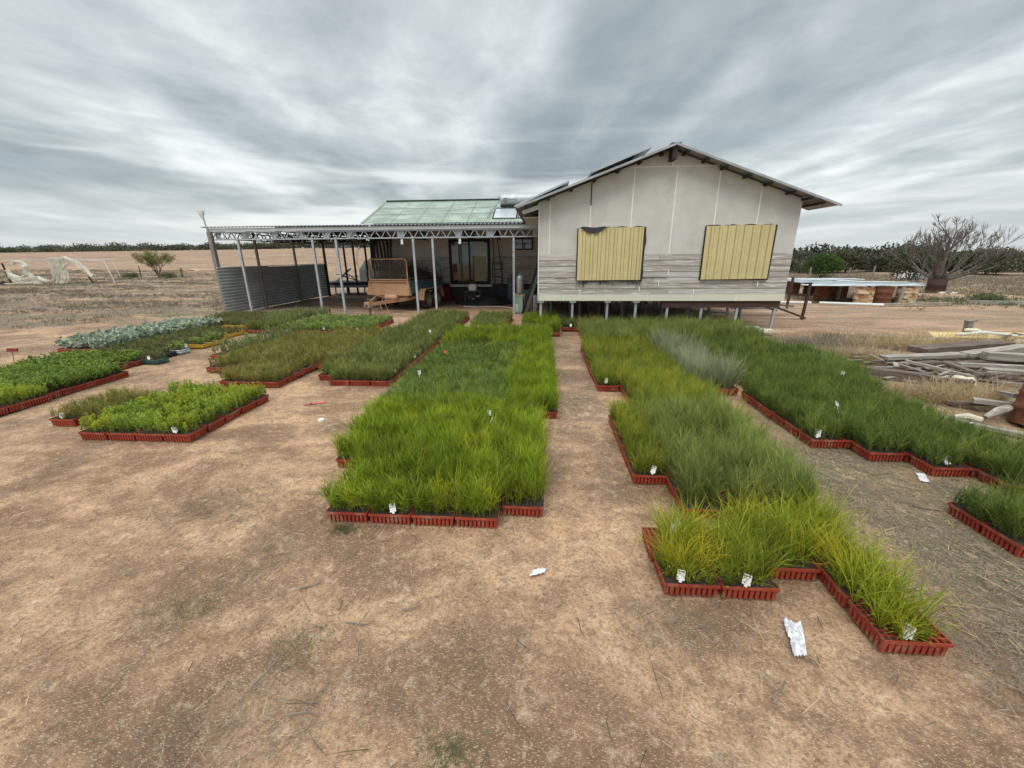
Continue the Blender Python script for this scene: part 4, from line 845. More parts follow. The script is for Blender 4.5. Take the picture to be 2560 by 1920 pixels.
def heap(name, loc, sx, sy, sz, m, label, cat, seed=1, bits=()):
    k = MB(); n = 26; vs = []
    for j in range(n + 1):
        for i in range(n + 1):
            a, b = i / n * 2 - 1, j / n * 2 - 1; e = max(0, 1 - (abs(a) ** 2.4 + abs(b) ** 2.4)) ** .5
            vs.append((a * sx, b * sy, e * sz * (.7 + .55 * noise.noise(Vector((a * 2.5, b * 2.5, seed)))) + (.02 * noise.noise(Vector((a * 9, b * 9, seed))) if e > 0 else -.02)))
    k.add(vs, [(j * (n + 1) + i, j * (n + 1) + i + 1, (j + 1) * (n + 1) + i + 1, (j + 1) * (n + 1) + i) for j in range(n) for i in range(n)])
    o = k.build(name, m, None, True); o.location = loc; tag(o, label, cat); return o
heap('tarpaulin_heap', (-2.35, 16.2, 0), 1.15, .55, .36, m_black, 'low black tarpaulin heap on the dirt before the rear wall', 'tarpaulin', 3)
k = MB(); k.add([(-.18, 0, 0), (.16, -.04, .02), (.22, .1, .06), (-.12, .12, .05), (-.18, 0, .03), (.16, -.04, .05), (.22, .1, .09), (-.12, .12, .08)], [(3, 2, 1, 0), (4, 5, 6, 7), (0, 1, 5, 4), (1, 2, 6, 5), (2, 3, 7, 6), (3, 0, 4, 7)])
o = k.build('red_rag', m_red); o.location = (-3.15, 15.95, .24); tag(o, 'crumpled red rag lying on the black tarpaulin heap', 'rag')
for i in range(3):
    k = MB(); k.corr((-.13, 0, 0), (1, 0, 0), .26, (0, .08, .72), .73, .065, .010); k.bar((-.14, .0, .0), (-.14, .08, .72), .015); k.bar((.14, 0, 0), (.14, .08, .72), .015)
    o = k.build('folded_sheet', m_red); o.location = (-4.33 + i * .20, 16.78 - .06 * i, .02); o.rotation_euler = (0, 0, R(-10 + 9 * i))
    tag(o, ('folded dark red ribbed sheet against the rear wall, nearest the trailer', 'folded dark red ribbed sheet in the middle of the three by the rear wall', 'folded dark red ribbed sheet against the rear wall, nearest the door step')[i], 'sheet', 'red sheets by the rear wall')
k = MB(); k.tube([(-2.9, 14.9, .02), (-2.3, 14.75, .025), (-1.7, 14.82, .03), (-1.3, 14.78, .02), (-1.1, 14.5, .02), (-.95, 14.2, .02)], .014, 6); o = k.build('garden_hose', m_strip); tag(o, 'pale hose lying on the dirt under the carport', 'hose')

# ================================================================== seedling trays
def tray_mb(filled=True, empty_u=None):
    k = MB(); a, b, h = TU / 2 - .003, TV / 2 - .003, TH; w = .004
    # rim band
    for (x0, x1, y0, y1) in ((-a, a, -b, -b + w), (-a, a, b - w, b), (-a, -a + w, -b + w, b - w), (a - w, a, -b + w, b - w)):
        k.box(x0, x1, y0, y1, h - .019, h)
    nx, ny = 10, 8; px, py = (2 * a - .008) / nx, (2 * b - .008) / ny
    for i in range(nx):
        for j in range(ny):
            if 0 < i < nx - 1 and 0 < j < ny - 1: continue
            cx = -a + .004 + px * (i + .5); cy = -b + .004 + py * (j + .5); t, u = px * .37, py * .37; t2, u2 = px * .27, py * .27
            k.add([(cx - t2, cy - u2, 0), (cx + t2, cy - u2, 0), (cx + t2, cy + u2, 0), (cx - t2, cy + u2, 0), (cx - t, cy - u, h - .017), (cx + t, cy - u, h - .017), (cx + t, cy + u, h - .017), (cx - t, cy + u, h - .017)],
                  [(0, 1, 5, 4), (1, 2, 6, 5), (2, 3, 7, 6), (3, 0, 4, 7)])
    k.box(-a + .030, a - .030, -b + .030, b - .030, .004, h - .03)
    if not filled:
        for i in range(1, nx):
            x = -a + .004 + px * i; k.box(x - .0015, x + .0015, -b + w, b - w, h - .05, h - .001)
        for j in range(1, ny):
            y = -b + .004 + py * j; k.box(-a + w, a - w, y - .0015, y + .0015, h - .05, h - .002)
    return k
def soil_mb(u0=None, u1=None, z=None):
    k = MB(); a, b = TU / 2 - .007, TV / 2 - .007; x0, x1 = (-a, a) if u0 is None else (u0, u1); n = 12; vs = []; z = SOILZ if z is None else z
    for j in range(n + 1):
        for i in range(n + 1): vs.append((x0 + (x1 - x0) * i / n, -b + 2 * b * j / n, z + random.uniform(-.004, .002)))
    return k.add(vs, [(j * (n + 1) + i, j * (n + 1) + i + 1, (j + 1) * (n + 1) + i + 1, (j + 1) * (n + 1) + i) for j in range(n) for i in range(n)])
def scratch(mb, m):
    o = mb.build('tmp', m); me = o.data; bpy.data.objects.remove(o); return me
ME_TRAY = {c: scratch(tray_mb(), m) for c, m in (('red', m_tray), ('yellow', m_trayY), ('green', m_trayG), ('white', m_trayW), ('black', m_trayK))}
ME_SOIL = scratch(soil_mb(), m_soil)
ME_FOL = {}
def fol_mesh(sp, v):
    if (sp, v) not in ME_FOL:
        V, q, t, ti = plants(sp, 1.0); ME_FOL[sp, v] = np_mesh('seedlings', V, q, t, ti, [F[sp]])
    return ME_FOL[sp, v]
BEDS = [  # u0, u1, v0, v1, species, colour, label
 (-1.51, -.27, 2.31, 4.28, 'lime', 'red', 'red tray of bright lime needle seedlings in the near part of the central bed'),
 (-1.82, -1.51, 3.06, 4.28, 'lime', 'red', 'red tray of lime seedlings in the short extra row left of the central bed'),
 (-.27, .04, 2.45, 4.28, 'lime', 'red', 'red tray of lime needle seedlings along the near right edge of the central bed'),
 (-1.97, -.42, 4.30, 7.70, 'mid', 'red', 'red tray of short mid green seedlings in the dark middle of the central bed'),
 (-.42, .20, 4.30, 7.70, 'lime', 'red', 'red tray of yellow green seedlings right of the short green block in the central bed'),
 (-1.97, .20, 7.72, 9.15, 'lime', 'red', 'red tray of yellow green seedlings across the far end of the central bed'),
 (-1.80, -.85, 9.66, 11.9, 'dull', 'red', 'red tray of grey green seedlings in the small bed in front of the carport opening'),
 (-.49, .13, 9.30, 9.80, 'mid', 'red', 'red tray of short dark seedlings fronting the small bed by the house corner'),
 (-.49, .13, 9.80, 11.3, 'lime', 'red', 'red tray of lime seedlings at the back of the small bed by the house corner'),
 (.13, .44, 9.30, 11.3, 'lime', 'red', 'red tray of lime seedlings, right column of the small bed by the house corner'),
 (.50, 1.12, 10.02, 10.5, 'dull', 'red', 'red tray of dark green seedlings in the little row against the front of the house'),
 (-3.11, -2.16, 5.38, 12.0, 'dull', 'red', 'red tray of dull green seedlings in the long bed left of the central bed'),
 (-3.41, -3.11, 5.64, 12.0, 'dull', 'red', 'red tray of dull green seedlings in the left column of the long dull green bed'),
 (-4.70, -3.79, 5.25, 9.2, 'gold', 'red', 'red tray of olive gold seedlings in the wide golden bed'),
 (-3.79, -3.41, 6.24, 9.4, 'gold', 'red', 'red tray of olive gold seedlings where the golden bed meets the dull green bed'),
 (-5.50, -4.70, 5.98, 8.6, 'gold', 'red', 'red tray of olive gold seedlings on the left side of the golden bed'),
 (-6.15, -5.50, 6.80, 9.0, 'sage', 'red', 'red tray of upright sage green spikes at the back left of the golden bed'),
 (-6.48, -4.25, 9.34, 11.3, 'lg', 'red', 'red tray of fresh pale green seedlings near the carport posts'),
 (-7.50, -6.60, 9.43, 10.4, 'dull', 'red', 'red tray of low dark seedlings fronting the bushy bed by the corrugated screen'),
 (-7.75, -6.60, 10.4, 12.3, 'sage', 'red', 'red tray of tall bushy grey green seedlings by the corrugated screen'),
 (-4.80, -3.57, 3.46, 4.75, 'leaf', 'red', 'red tray of lime leafy spikes in the separate bed at near left'),
 (-5.57, -4.80, 3.77, 4.55, 'gold', 'red', 'red tray of fine olive seedlings at the left end of the separate near left bed'),
 (-8.35, -6.52, 3.20, 4.60, 'leaf', 'red', 'red tray of lime leafy seedlings at the near end of the far left bed'),
 (-8.40, -6.60, 4.60, 5.72, 'dleaf', 'red', 'red tray of dark leafy seedlings in the far left bed'),
 (-8.60, -7.08, 5.72, 6.55, 'dleaf', 'red', 'red tray of dark leafy seedlings at the back end of the far left bed'),
 (-9.75, -8.55, 7.20, 10.2, 'blue', 'red', 'red tray of silvery blue round leaved seedlings in the far left bed'),
 (-7.10, -6.78, 6.38, 6.66, 'olive', 'green', 'dark green tray of tall straggly olive seedlings on the path edge at far left'),
 (-8.55, -7.10, 6.60, 7.15, 'olive', 'black', 'black tray of olive seedlings in front of the blue leaved trays'),
 (-7.36, -7.05, 7.15, 7.42, 'lg', 'white', 'white plastic tray of small pale seedlings on the path edge at far left'),
 (-8.55, -7.36, 7.15, 7.65, 'olive', 'black', 'black tray of olive seedlings beside the white tray'),
 (-7.36, -7.05, 7.70, 8.42, 'lg', 'yellow', 'yellow tray of small pale seedlings on the path edge at far left'),
 (-8.55, -7.36, 7.70, 9.4, 'olive', 'yellow', 'yellow tray of olive seedlings between the blue leaved trays and the path'),
 (-9.95, -9.00, 10.2, 12.2, 'olive', 'yellow', 'yellow tray of low olive seedlings at the far left end by the track'),
 (-9.00, -7.90, 10.1, 12.2, 'olive', 'yellow', 'yellow tray of low olive seedlings just in front of the corrugated screen'),
 (.69, 1.31, 1.80, 2.05, 'rush', 'red', None),
 (.98, 1.31, 2.05, 2.30, 'rush', 'red', 'red tray of yellow green rushes just behind the two front trays of the right bed'),
 (1.31, 1.61, 1.96, 2.46, 'rush', 'red', 'red tray of tall yellow green rushes set back in the notch of the right bed'),
 (1.61, 1.92, 1.78, 2.50, 'rush', 'red', 'red tray of yellow green rushes in the right hand column of the right bed front'),
 (1.02, 1.98, 2.50, 4.28, 'wisp', 'red', 'red tray of wispy grey green seedlings in the near part of the right bed'),
 (.76, 1.07, 2.94, 4.28, 'olime', 'red', 'red tray of dark feathery seedlings in the stepped out left column of the right bed'),
 (1.09, 2.04, 4.30, 5.30, 'olime', 'red', 'red tray of olive lime seedlings in the narrow waist of the right bed'),
 (.77, 2.03, 5.33, 7.90, 'olime', 'red', 'red tray of olive lime seedlings in the middle of the right bed'),
 (2.03, 2.65, 5.26, 7.70, 'silver', 'red', 'red tray of tall silvery grass like seedlings in the right bed'),
 (.90, 2.75, 7.92, 10.05, 'wisp', 'red', 'red tray of mid green seedlings at the far end of the right bed'),
 (2.75, 4.62, 8.55, 10.05, 'wisp', 'red', 'red tray of mid green seedlings below the right half of the house'),
 (3.00, 4.60, 10.05, 10.3, 'gold', 'red', 'red tray of brownish olive seedlings at the back edge below the house'),
 (2.86, 4.41, 5.22, 8.50, 'lush', 'red', 'red tray of deep green seedlings in the upper part of the far right bed'),
 (4.41, 4.72, 6.00, 7.40, 'lush', 'red', 'red tray of deep green seedlings in the outer column of the far right bed'),
 (2.63, 4.18, 3.72, 5.20, 'lush', 'red', 'red tray of deep green seedlings in the broad middle of the far right bed'),
 (2.98, 4.22, 3.47, 3.72, 'lush', 'red', 'red deep green tray on the first step of the far right bed front edge'),
 (3.30, 4.22, 3.22, 3.47, 'lush', 'red', 'red deep green tray on the second step of the far right bed front edge'),
 (3.62, 4.25, 2.97, 3.22, 'lush', 'red', 'red deep green tray on the last step of the far right bed front edge'),
 (2.94, 3.86, 2.00, 2.72, 'lush', 'red', 'red deep green tray in the detached block at the right edge of the picture'),
]
def cam_xy(p):
    v = cam_inv @ Vector(p); return (v.x / -v.z, v.y / -v.z, -v.z) if v.z < -.05 else (9, 9, -1)
bpy.context.view_layer.update(); cam_inv = cam.matrix_world.inverted()
TRAYS = []
rt = random.Random(21)
def add_tray(x, y, sp, colr, lab, rot=None, special=None):
    c = cam_xy((x, y, .15))
    if c[2] < 0 or abs(c[0]) > 1.34 or c[1] < -1.05: return
    TRAYS.append(dict(x=x, y=y, sp=sp, col=colr, lab=lab, rz=rt.uniform(-.012, .012) if rot is None else rot, size=1 / c[2] ** 2 * (0.4 + 1.4 / c[2]), special=special))
for (u0, u1, v0, v1, sp, colr, lab) in BEDS:
    nu = max(1, round((u1 - u0) / .31)); nv = max(1, round((v1 - v0) / .245))
    for i in range(nu):
        for j in range(nv):
            l2 = lab
            if lab is None: l2 = ('front left tray of tall yellow green rushes in the right bed, with a white tag', 'front tray of tall yellow green rushes, next to the front left one')[i]
            add_tray(u0 + (u1 - u0) * (i + .5) / nu + rt.uniform(-.003, .003), v0 + (v1 - v0) * (j + .5) / nv + rt.uniform(-.003, .003), sp, colr, l2)
add_tray(1.765, 1.645, 'rush', 'red', 'red tray half empty at the nearest right corner of the right bed, showing bare cells', special=(-TU / 2 + .01, TU / 2 - .10))
add_tray(.83, 2.175, 'rush', 'red', 'red tray sticking out on the left with two columns of bare cells', special=(-TU / 2 + .115, TU / 2 - .01))
TRAYS.sort(key=lambda d: -d['size'])
keep = [d for d in TRAYS if d['col'] != 'red' and d['size'] > .006]
ind = TRAYS[:298]; rest = TRAYS[298:]
print('trays', len(TRAYS), 'individual', len(ind))
def put(name, me, parent=None):
    o = bpy.data.objects.new(name, me); COL.objects.link(o)
    if parent is not None: o.parent = parent
    return o
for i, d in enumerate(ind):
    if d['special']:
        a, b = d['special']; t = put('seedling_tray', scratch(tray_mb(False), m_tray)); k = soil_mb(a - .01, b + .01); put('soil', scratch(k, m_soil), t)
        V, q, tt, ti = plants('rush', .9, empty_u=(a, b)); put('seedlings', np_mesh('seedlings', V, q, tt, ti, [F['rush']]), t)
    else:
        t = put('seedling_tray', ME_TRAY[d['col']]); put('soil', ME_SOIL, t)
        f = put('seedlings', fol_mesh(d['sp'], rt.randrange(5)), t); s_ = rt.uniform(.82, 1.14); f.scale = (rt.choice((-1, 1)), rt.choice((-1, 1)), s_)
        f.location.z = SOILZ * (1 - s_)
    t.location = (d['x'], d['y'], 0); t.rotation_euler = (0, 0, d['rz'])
    tag(t, d['lab'], 'seedling tray', 'seedling trays: ' + d['lab'][:60])
def far_trays():
    """the trays beyond the nearest 300: one object, lighter plants"""
    sps = sorted({d['sp'] for d in rest}); mats = [F[s] for s in sps] + [m_tray, m_trayY, m_trayG, m_trayW, m_trayK, m_soil]
    cidx = {'red': 0, 'yellow': 1, 'green': 2, 'white': 3, 'black': 4}
    box = MB(); a, b = TU / 2 - .003, TV / 2 - .003
    for (x0, x1, y0, y1) in ((-a, a, -b, -b + .004), (-a, a, b - .004, b), (-a, -a + .004, -b, b), (a - .004, a, -b, b)): box.box(x0, x1, y0, y1, TH - .024, TH)
    for i in range(10):
        x = -a + (i + .5) * 2 * a / 10
        for y in (-b + .006, b - .006): box.box(x - .009, x + .009, y - .004, y + .004, 0, TH - .022)
    for j in range(8):
        y = -b + (j + .5) * 2 * b / 8
        for x in (-a + .006, a - .006): box.box(x - .004, x + .004, y - .009, y + .009, 0, TH - .022)
    BV = np.array(box.v); BF = np.array(box.f)
    SV = np.array([(-a, -b, SOILZ), (a, -b, SOILZ), (a, b, SOILZ), (-a, b, SOILZ)])
    lib = {s: [plants(s, .42) for _ in range(6)] for s in sps}
    Vs, Qs, Ts, Ti, MQ, MT = [], [], [], [], [], []; base = 0
    for d in rest:
        c, s_ = math.cos(d['rz']), math.sin(d['rz'])
        V, q, t, ti = lib[d['sp']][rt.randrange(6)]; V = V.copy(); V[:, 0] *= rt.choice((-1, 1)); V[:, 1] *= rt.choice((-1, 1)); V[:, 2] = SOILZ + (V[:, 2] - SOILZ) * rt.uniform(.9, 1.1)
        ti = ti * rt.uniform(.75, 1.25)
        for VV, qq, tt_, tin, mi in ((V, q, t, ti, sps.index(d['sp'])), (BV, BF, np.zeros((0, 3), int), np.zeros(len(BV)), len(sps) + cidx[d['col']]), (SV, np.array([[0, 1, 2, 3]]), np.zeros((0, 3), int), np.zeros(4), len(sps) + 5)):
            X = VV[:, 0] * c - VV[:, 1] * s_ + d['x']; Y = VV[:, 0] * s_ + VV[:, 1] * c + d['y']
            Vs.append(np.stack([X, Y, VV[:, 2]], 1)); Qs.append(qq + base); Ts.append(tt_ + base); Ti.append(tin); base += len(VV)
            MQ.append(np.full(len(qq), mi)); MT.append(np.full(len(tt_), mi))
    me = np_mesh('distant_seedling_trays', np.concatenate(Vs), np.concatenate(Qs), np.concatenate(Ts), np.concatenate(Ti), mats, np.concatenate(MQ + MT))
    o = put('distant_seedling_trays', me); tag(o, 'many small trays of seedlings filling the far parts of the beds', 'seedling trays', kind='stuff')
far_trays()
# ------------------------------------------------------------------ tags
def tag_mesh(w=.034, h=.055, m=m_tagw, lines=True, stake=None):
    k = MB(); k.box(-w / 2, w / 2, -.0012, .0012, 0, h, 0); k.box(-w * .2, w * .2, -.0010, .0010, -.012, 0, 0)
    if lines:
        k.box(-w * .40, w * .40, -.0020, -.0014, h * .80, h * .91, 1)
        for i in range(1): k.box(-w * .40, w * (.1 + .25 * (i % 2)), -.0020, -.0014, h * (.60 - .16 * i), h * (.64 - .16 * i), 1)
    if stake: k.box(-.004, .004, -.002, .002, -.24, 0, 2)
    return k
TAGS = [(-1.01, 2.345, .100, 1, 'white tag on the front edge of the central bed'), (-1.80, 4.35, .105, 1.15, 'white tag at the jutting left tray halfway up the central bed'),
 (-1.72, 5.37, .20, 1, 'small white tag among short green seedlings at the left of the central bed'), (-.52, 3.80, .24, .9, 'pale tag poking up among lime seedlings near the right of the central bed'),
 (-2.40, 8.45, .22, 1.25, 'larger white tag tilted above the dull green seedlings'), (-2.21, 5.76, .11, 1, 'white tag at the near right corner of the dull green bed'),
 (-2.20, 6.68, .12, .9, 'first of two narrow white tags on the right edge of the dull green bed'), (-2.21, 7.02, .12, .9, 'second of two narrow white tags on the right edge of the dull green bed'),
 (-5.30, 9.38, .12, 1, 'white tag on the front edge of the pale green bed, toward its left'), (-4.62, 9.38, .12, 1, 'white tag beside the orange marker on the pale green bed'),
 (-4.45, 9.38, .12, .9, 'white tag between the orange marker and the right end of the pale green bed'), (-4.28, 9.38, .12, .9, 'white tag at the right end of the pale green bed'),
 (.78, 1.85, .095, 1, 'white tag on the front left tray of rushes'), (1.12, 1.84, .095, 1, 'white tag on the second front tray of rushes'),
 (1.71, 1.57, .095, 1, 'white tag on the half empty corner tray'), (.92, 2.99, .100, 1, 'white tag on the stepped out tray at the left of the right bed'),
 (.90, 2.29, .10, 1.1, 'pale tag tilted behind the tray with bare cells'), (.90, 5.38, .12, 1.1, 'white tag on the red tray halfway up the left side of the right bed'),
 (2.68, 3.77, .105, 1.2, 'white tag at the sharp near corner of the far right bed'), (3.42, 3.29, .105, 1.1, 'pale tag on the stepped front edge of the far right bed'),
 (3.96, 5.39, .26, 1, 'small white tag high in the deep green seedlings'), (-5.36, 3.82, .10, 1.0, 'white tag on the left end of the near left bed'),
 (-3.72, 3.52, .10, 1.0, 'white tag at the front right corner of the near left bed'), (-1.55, 9.72, .12, 1.1, 'left white tag in front of the small grey green bed'),
 (-1.05, 9.72, .12, 1.1, 'right white tag in front of the small grey green bed'), (-.38, 9.33, .12, 1.1, 'left white tag in front of the small bed by the house corner'),
 (-.02, 9.33, .12, 1.1, 'right white tag in front of the small bed by the house corner'), (.72, 10.0, .12, 1.1, 'white tag on the little row of trays against the house'),
 (1.30, 9.00, .16, 1.1, 'white tag in the far left corner of the right bed'), (4.30, 9.35, .14, 1.1, 'white tag at the far right corner of the beds below the house'),
 (-7.10, 7.40, .10, 1.3, 'white stake on the corner of the white tray'), (-6.92, 6.42, .10, 1.0, 'white stake in the dark green tray')]
rg = random.Random(4)
for (x, y, z, sc, lb) in TAGS:
    o = tag_mesh(.040 * sc, .058 * sc, stake=z > .15).build('plant_tag', (m_tagw, m_ink, m_tagw)); o.location = (x, y - .030, z + .008); o.rotation_euler = (R(rg.uniform(-30, -14)), R(rg.uniform(-7, 7)), R(-math.degrees(math.atan2(x, y)) + rg.uniform(-14, 14)))
    tag(o, lb, 'plant tag', 'white plant tags')
o = tag_mesh(.055, .055, stake=True).build('plant_tag', (m_tagw, m_ink, m_tagw)); o.location = (3.16, 4.23, .25); o.rotation_euler = (R(-35), R(25), R(20)); tag(o, 'crumpled white and pink tag lying on the deep green seedlings', 'plant tag', 'white plant tags')
k = MB(); k.box(-.020, .020, -.0015, .0015, .09, .15, 0); k.bar((0, 0, -.07), (-.004, 0, .09), .007, .003, 1); k.bar((.0, .004, .09), (.02, .004, .085), .012, .003, 1)
o = k.build('plant_tag', (m_tagw, m_orange)); o.location = (.80, 2.10, .085); o.rotation_euler = (R(-12), R(14), R(8)); tag(o, 'white tag on an orange stake in the tray with bare cells', 'plant tag', 'white plant tags')
for (x, y, z, w, lb) in ((-1.66, 6.75, .17, .10, 'orange marker over the short green seedlings of the central bed'), (-4.75, 9.36, .11, .13, 'orange marker on the front edge of the pale green bed'), (-9.05, 6.05, .30, .17, 'red flat marker standing above the far left bed')):
    k = MB(); k.add([(-w / 2, 0, 0), (w / 2, .01, .0), (w * .42, .02, .055), (-w * .42, .01, .06), (-w / 2, .02, .0), (w / 2, .03, .0), (w * .42, .04, .055), (-w * .42, .03, .06)], [(0, 1, 2, 3), (7, 6, 5, 4), (0, 4, 5, 1), (3, 2, 6, 7)]); k.bar((0, .015, -.22), (0, .015, .0), .008, .004)
    o = k.build('marker', m_orange if w < .15 else m_red); o.location = (x, y, z); o.rotation_euler = (R(-10), 0, R(8)); tag(o, lb, 'marker')
k = MB(); k.bar((0, 0, -.2), (.02, 0, .03), .012, .004); k.bar((.02, 0, .03), (-.015, .01, .0), .02, .004); o = k.build('marker_stake', m_orange); o.location = (-.97, 2.95, .26); o.rotation_euler = (0, R(15), 0); tag(o, 'small orange brown stake in the near lime seedlings of the central bed', 'marker')
k = MB(); k.bar((0, 0, -.2), (.02, 0, .05), .012, .003); o = k.build('marker_stake', m_strip); o.location = (-.50, 3.62, .25); o.rotation_euler = (0, R(20), 0); tag(o, 'thin pale wooden stake in lime seedlings near the right edge of the central bed', 'marker')
RAG = [(1.205, 1.485), (1.265, 1.495), (1.345, 1.665), (1.262, 1.690)]
# ------------------------------------------------------------------ litter things
def sheet_thing(name, pts, z, m, label, cat, seed=0, crump=.02, n=14):
    """crumpled sheet from a 4 point outline in world xy"""
    k = MB(); vs = []; P = [Vector((x, y, 0)) for x, y in pts]
    for j in range(n + 1):
        for i in range(n + 1):
            a, b = i / n, j / n; p = (P[0] * (1 - a) + P[1] * a) * (1 - b) + (P[3] * (1 - a) + P[2] * a) * b
            h = crump * (abs(noise.noise(Vector((a * 4, b * 6, seed)))) * 2 + .5 * noise.noise(Vector((a * 13, b * 17, seed)))) + .004
            q = .12 * crump * 10; vs.append((p.x + noise.noise(Vector((a * 3, b * 3, seed + 5))) * q * .1, p.y + noise.noise(Vector((a * 3, b * 3, seed + 9))) * q * .1, z + max(h, .003)))
    k.add(vs, [(j * (n + 1) + i, j * (n + 1) + i + 1, (j + 1) * (n + 1) + i + 1, (j + 1) * (n + 1) + i) for j in range(n) for i in range(n)])
    o = k.build(name, m, None, True); tag(o, label, cat); return o
sheet_thing('paper_rag', RAG, 0, m_paper, 'crumpled white paper rag on the dirt before the right bed', 'litter', 1, .022, 18)
sheet_thing('paper_scrap', [(-.05, 1.90), (.04, 1.93), (.055, 1.97), (-.03, 1.95)], 0, m_paper, 'small white scrap on bare dirt between the central and right beds', 'litter', 2, .008, 8)
sheet_thing('paper_scrap', [(3.14, 3.14), (3.20, 3.12), (3.28, 3.26), (3.22, 3.28)], 0, m_paper, 'white scrap on straw in front of the far right bed', 'litter', 3, .012, 8)
sheet_thing('plastic_tape', [(-3.02, 4.58), (-2.80, 4.66), (-2.78, 4.72), (-3.0, 4.62)], 0, mat('faded_red_tape', (0.62, 0.13, 0.12), (0.5, 0.12, 0.1), 9), 'strip of faded red tape on the dirt between the left beds', 'litter', 4, .012, 8)
k = MB(); k.lathe([(0, .022), (.03, .022), (.035, .018), (.036, 0)], n=16); o = k.build('tin_lid', m_white); o.location = (-2.53, 4.11, 0); tag(o, 'small white lid on the dirt left of the central bed', 'lid')
sheet_thing('plastic_scrap', [(4.95, 8.1), (5.10, 8.12), (5.12, 8.2), (4.94, 8.19)], .01, m_paper, 'white plastic scrap at the edge of the dry grass behind the far right bed', 'litter', 6, .03, 8)
# ------------------------------------------------------------------ straw, twigs, pebbles (stuff)
def in_tray(x, y):
    return any(u0 - .03 < x < u1 + .03 and v0 - .03 < y < v1 + .03 for (u0, u1, v0, v1, *_r) in BEDS) or (1.58 < x < 1.95 and 1.5 < y < 1.8) or (.66 < x < 1 and 2.0 < y < 2.3)
def straw(name, n, region, Lr, wd, m, label, bendy=.3, z=.004, dens=None, lift=12):
    X, Y = [], []
    while len(X) < n:
        x = rg.uniform(region[0], region[1]); y = rg.uniform(region[2], region[3])
        if dens is not None and rg.random() > dens(x, y): continue
        if in_tray(x, y): continue
        X.append(x); Y.append(y)
    P = np.stack([X, Y, np.full(n, z)], 1); D = rand_dir(n, 90 - lift, 91); L = rng.uniform(Lr[0], Lr[1], n)
    B = rng.normal(0, bendy, (n, 3)); B[:, 2] = -np.abs(B[:, 2]) * .15
    V, q, t, ti = blades(P, D, L, np.full(n, wd) * rng.uniform(.6, 1.3, n), B, rng.uniform(0, 1, n), rng.uniform(0, 1, n), 2)
    V[:, 2] = np.maximum(V[:, 2], .001)
    o = put(name, np_mesh(name, V, q, t, ti, [m])); tag(o, label, 'straw', kind='stuff'); return o
cl2 = lambda x, y, s=1.6, o=0.: max(0, noise.noise(Vector((x * s, y * s, 7 + o))) * 1.8 + .12)
alley = lambda x, y: min(1, max(0, (x - 1.75) / .6)) if y < 5 else .6
straw('straw_litter', 4200, (1.9, 4.6, .7, 4.6), (.03, .13), .0035, F['dry'], 'dry straw and grass stalks scattered over the right hand alley', dens=lambda x, y: alley(x, y) * (.35 + cl2(x, y)), lift=14)
straw('grey_straw_litter', 13000, (1.9, 4.6, .7, 4.6), (.03, .12), .0040, F['drygrey'], 'grey dead stalks scattered over the right hand alley', dens=lambda x, y: alley(x, y) * (.35 + cl2(x, y, 1.6, 4)), lift=14)
straw('fine_chaff', 4500, (-4.2, 3.2, .75, 4.6), (.006, .028), .0017, F['dry'], 'fine straw chaff over the bare dirt', dens=lambda x, y: .25 + cl2(x, y, .9, 2), lift=8)
straw('dead_grass_clumps', 9000, (-4.5, 3.0, .75, 4.8), (.02, .08), .0028, F['drygrey'], 'patches of dead grass lying on the dirt', dens=lambda x, y: max(0, cl2(x, y, 1.5, 9) * 1.6 - .55), lift=16)
straw('corner_straw', 11000, (4.3, 9.5, 3.0, 9.5), (.05, .20), .005, F['drygrey'], 'dead grass litter around the timber pile', dens=lambda x, y: .2 + cl2(x, y, .9, 1) if x > 4.3 + .1 * (y - 5) else 0, lift=28)
straw('path_straw', 3500, (.05, .9, 2.5, 10), (.03, .10), .0035, F['drygrey'], 'dead stalks on the path between the central and right beds', dens=lambda x, y: min(1, .15 + cl2(x, y, 2)))
# paddock scrub texture, left and right
def scrub(name, n, fn, hr, m, label, wd=.02, spread=60):
    P = []
    while len(P) < n:
        p = fn()
        if p is None: continue
        P.append((p[0], p[1], hgt(p[0], p[1]) + .0))
    P = np.array(P); k = 7; i = np.repeat(np.arange(n), k); c = np.random.default_rng(5).normal(0, .06, (n * k, 3)); c[:, 2] = 0
    D = rand_dir(n * k, 15, spread); L = rng.uniform(hr[0], hr[1], n * k); dist = np.hypot(P[i, 0], P[i, 1])
    V, q, t, ti = blades(P[i] + c, D, L, wd * (.5 + dist / 25), rng.normal(0, .2, (n * k, 3)), rng.uniform(0, .6, n * k), rng.uniform(.3, 1, n * k), 2)
    o = put(name, np_mesh(name, V, q, t, ti, [m])); tag(o, label, 'ground cover', kind='stuff')
def left_pt():
    y = rg.uniform(9, 55) ; x = -rg.uniform(.75, 1.9) * y + rg.uniform(-4, 2)
    if y - (9.2 + (-x - 12.5) * -0.95) < 2.2 or x > -10.8: return None
    return (x, y) if rg.random() < cl2(x * .35, y * .8, .6, 3) * 1.4 + .12 else None
scrub('dry_scrub', 9000, left_pt, (.05, .16), F['drygrey'], 'grey dead scrub over the left paddock', .010)
scrub('green_scrub', 2600, left_pt, (.04, .12), F['weed'], 'thin green weeds in the left paddock', .010)
def right_pt():
    y = rg.uniform(17, 62); x = rg.uniform(.5, 1.45) * y
    return (x, y) if rg.random() < .35 + cl2(x, y, .3, 5) and not (y < 21 and x < 10) else None
scrub('right_scrub', 9000, right_pt, (.06, .22), F['drygrey'], 'grey dead scrub over the right paddock', .011)
scrub('right_green_scrub', 900, lambda: (lambda a: (a[0], a[1]))((rg.gauss(17.5, 2.6), rg.gauss(17.5, 1.3))), (.05, .2), F['weed'], 'green weeds along the wire gate at right', .012)
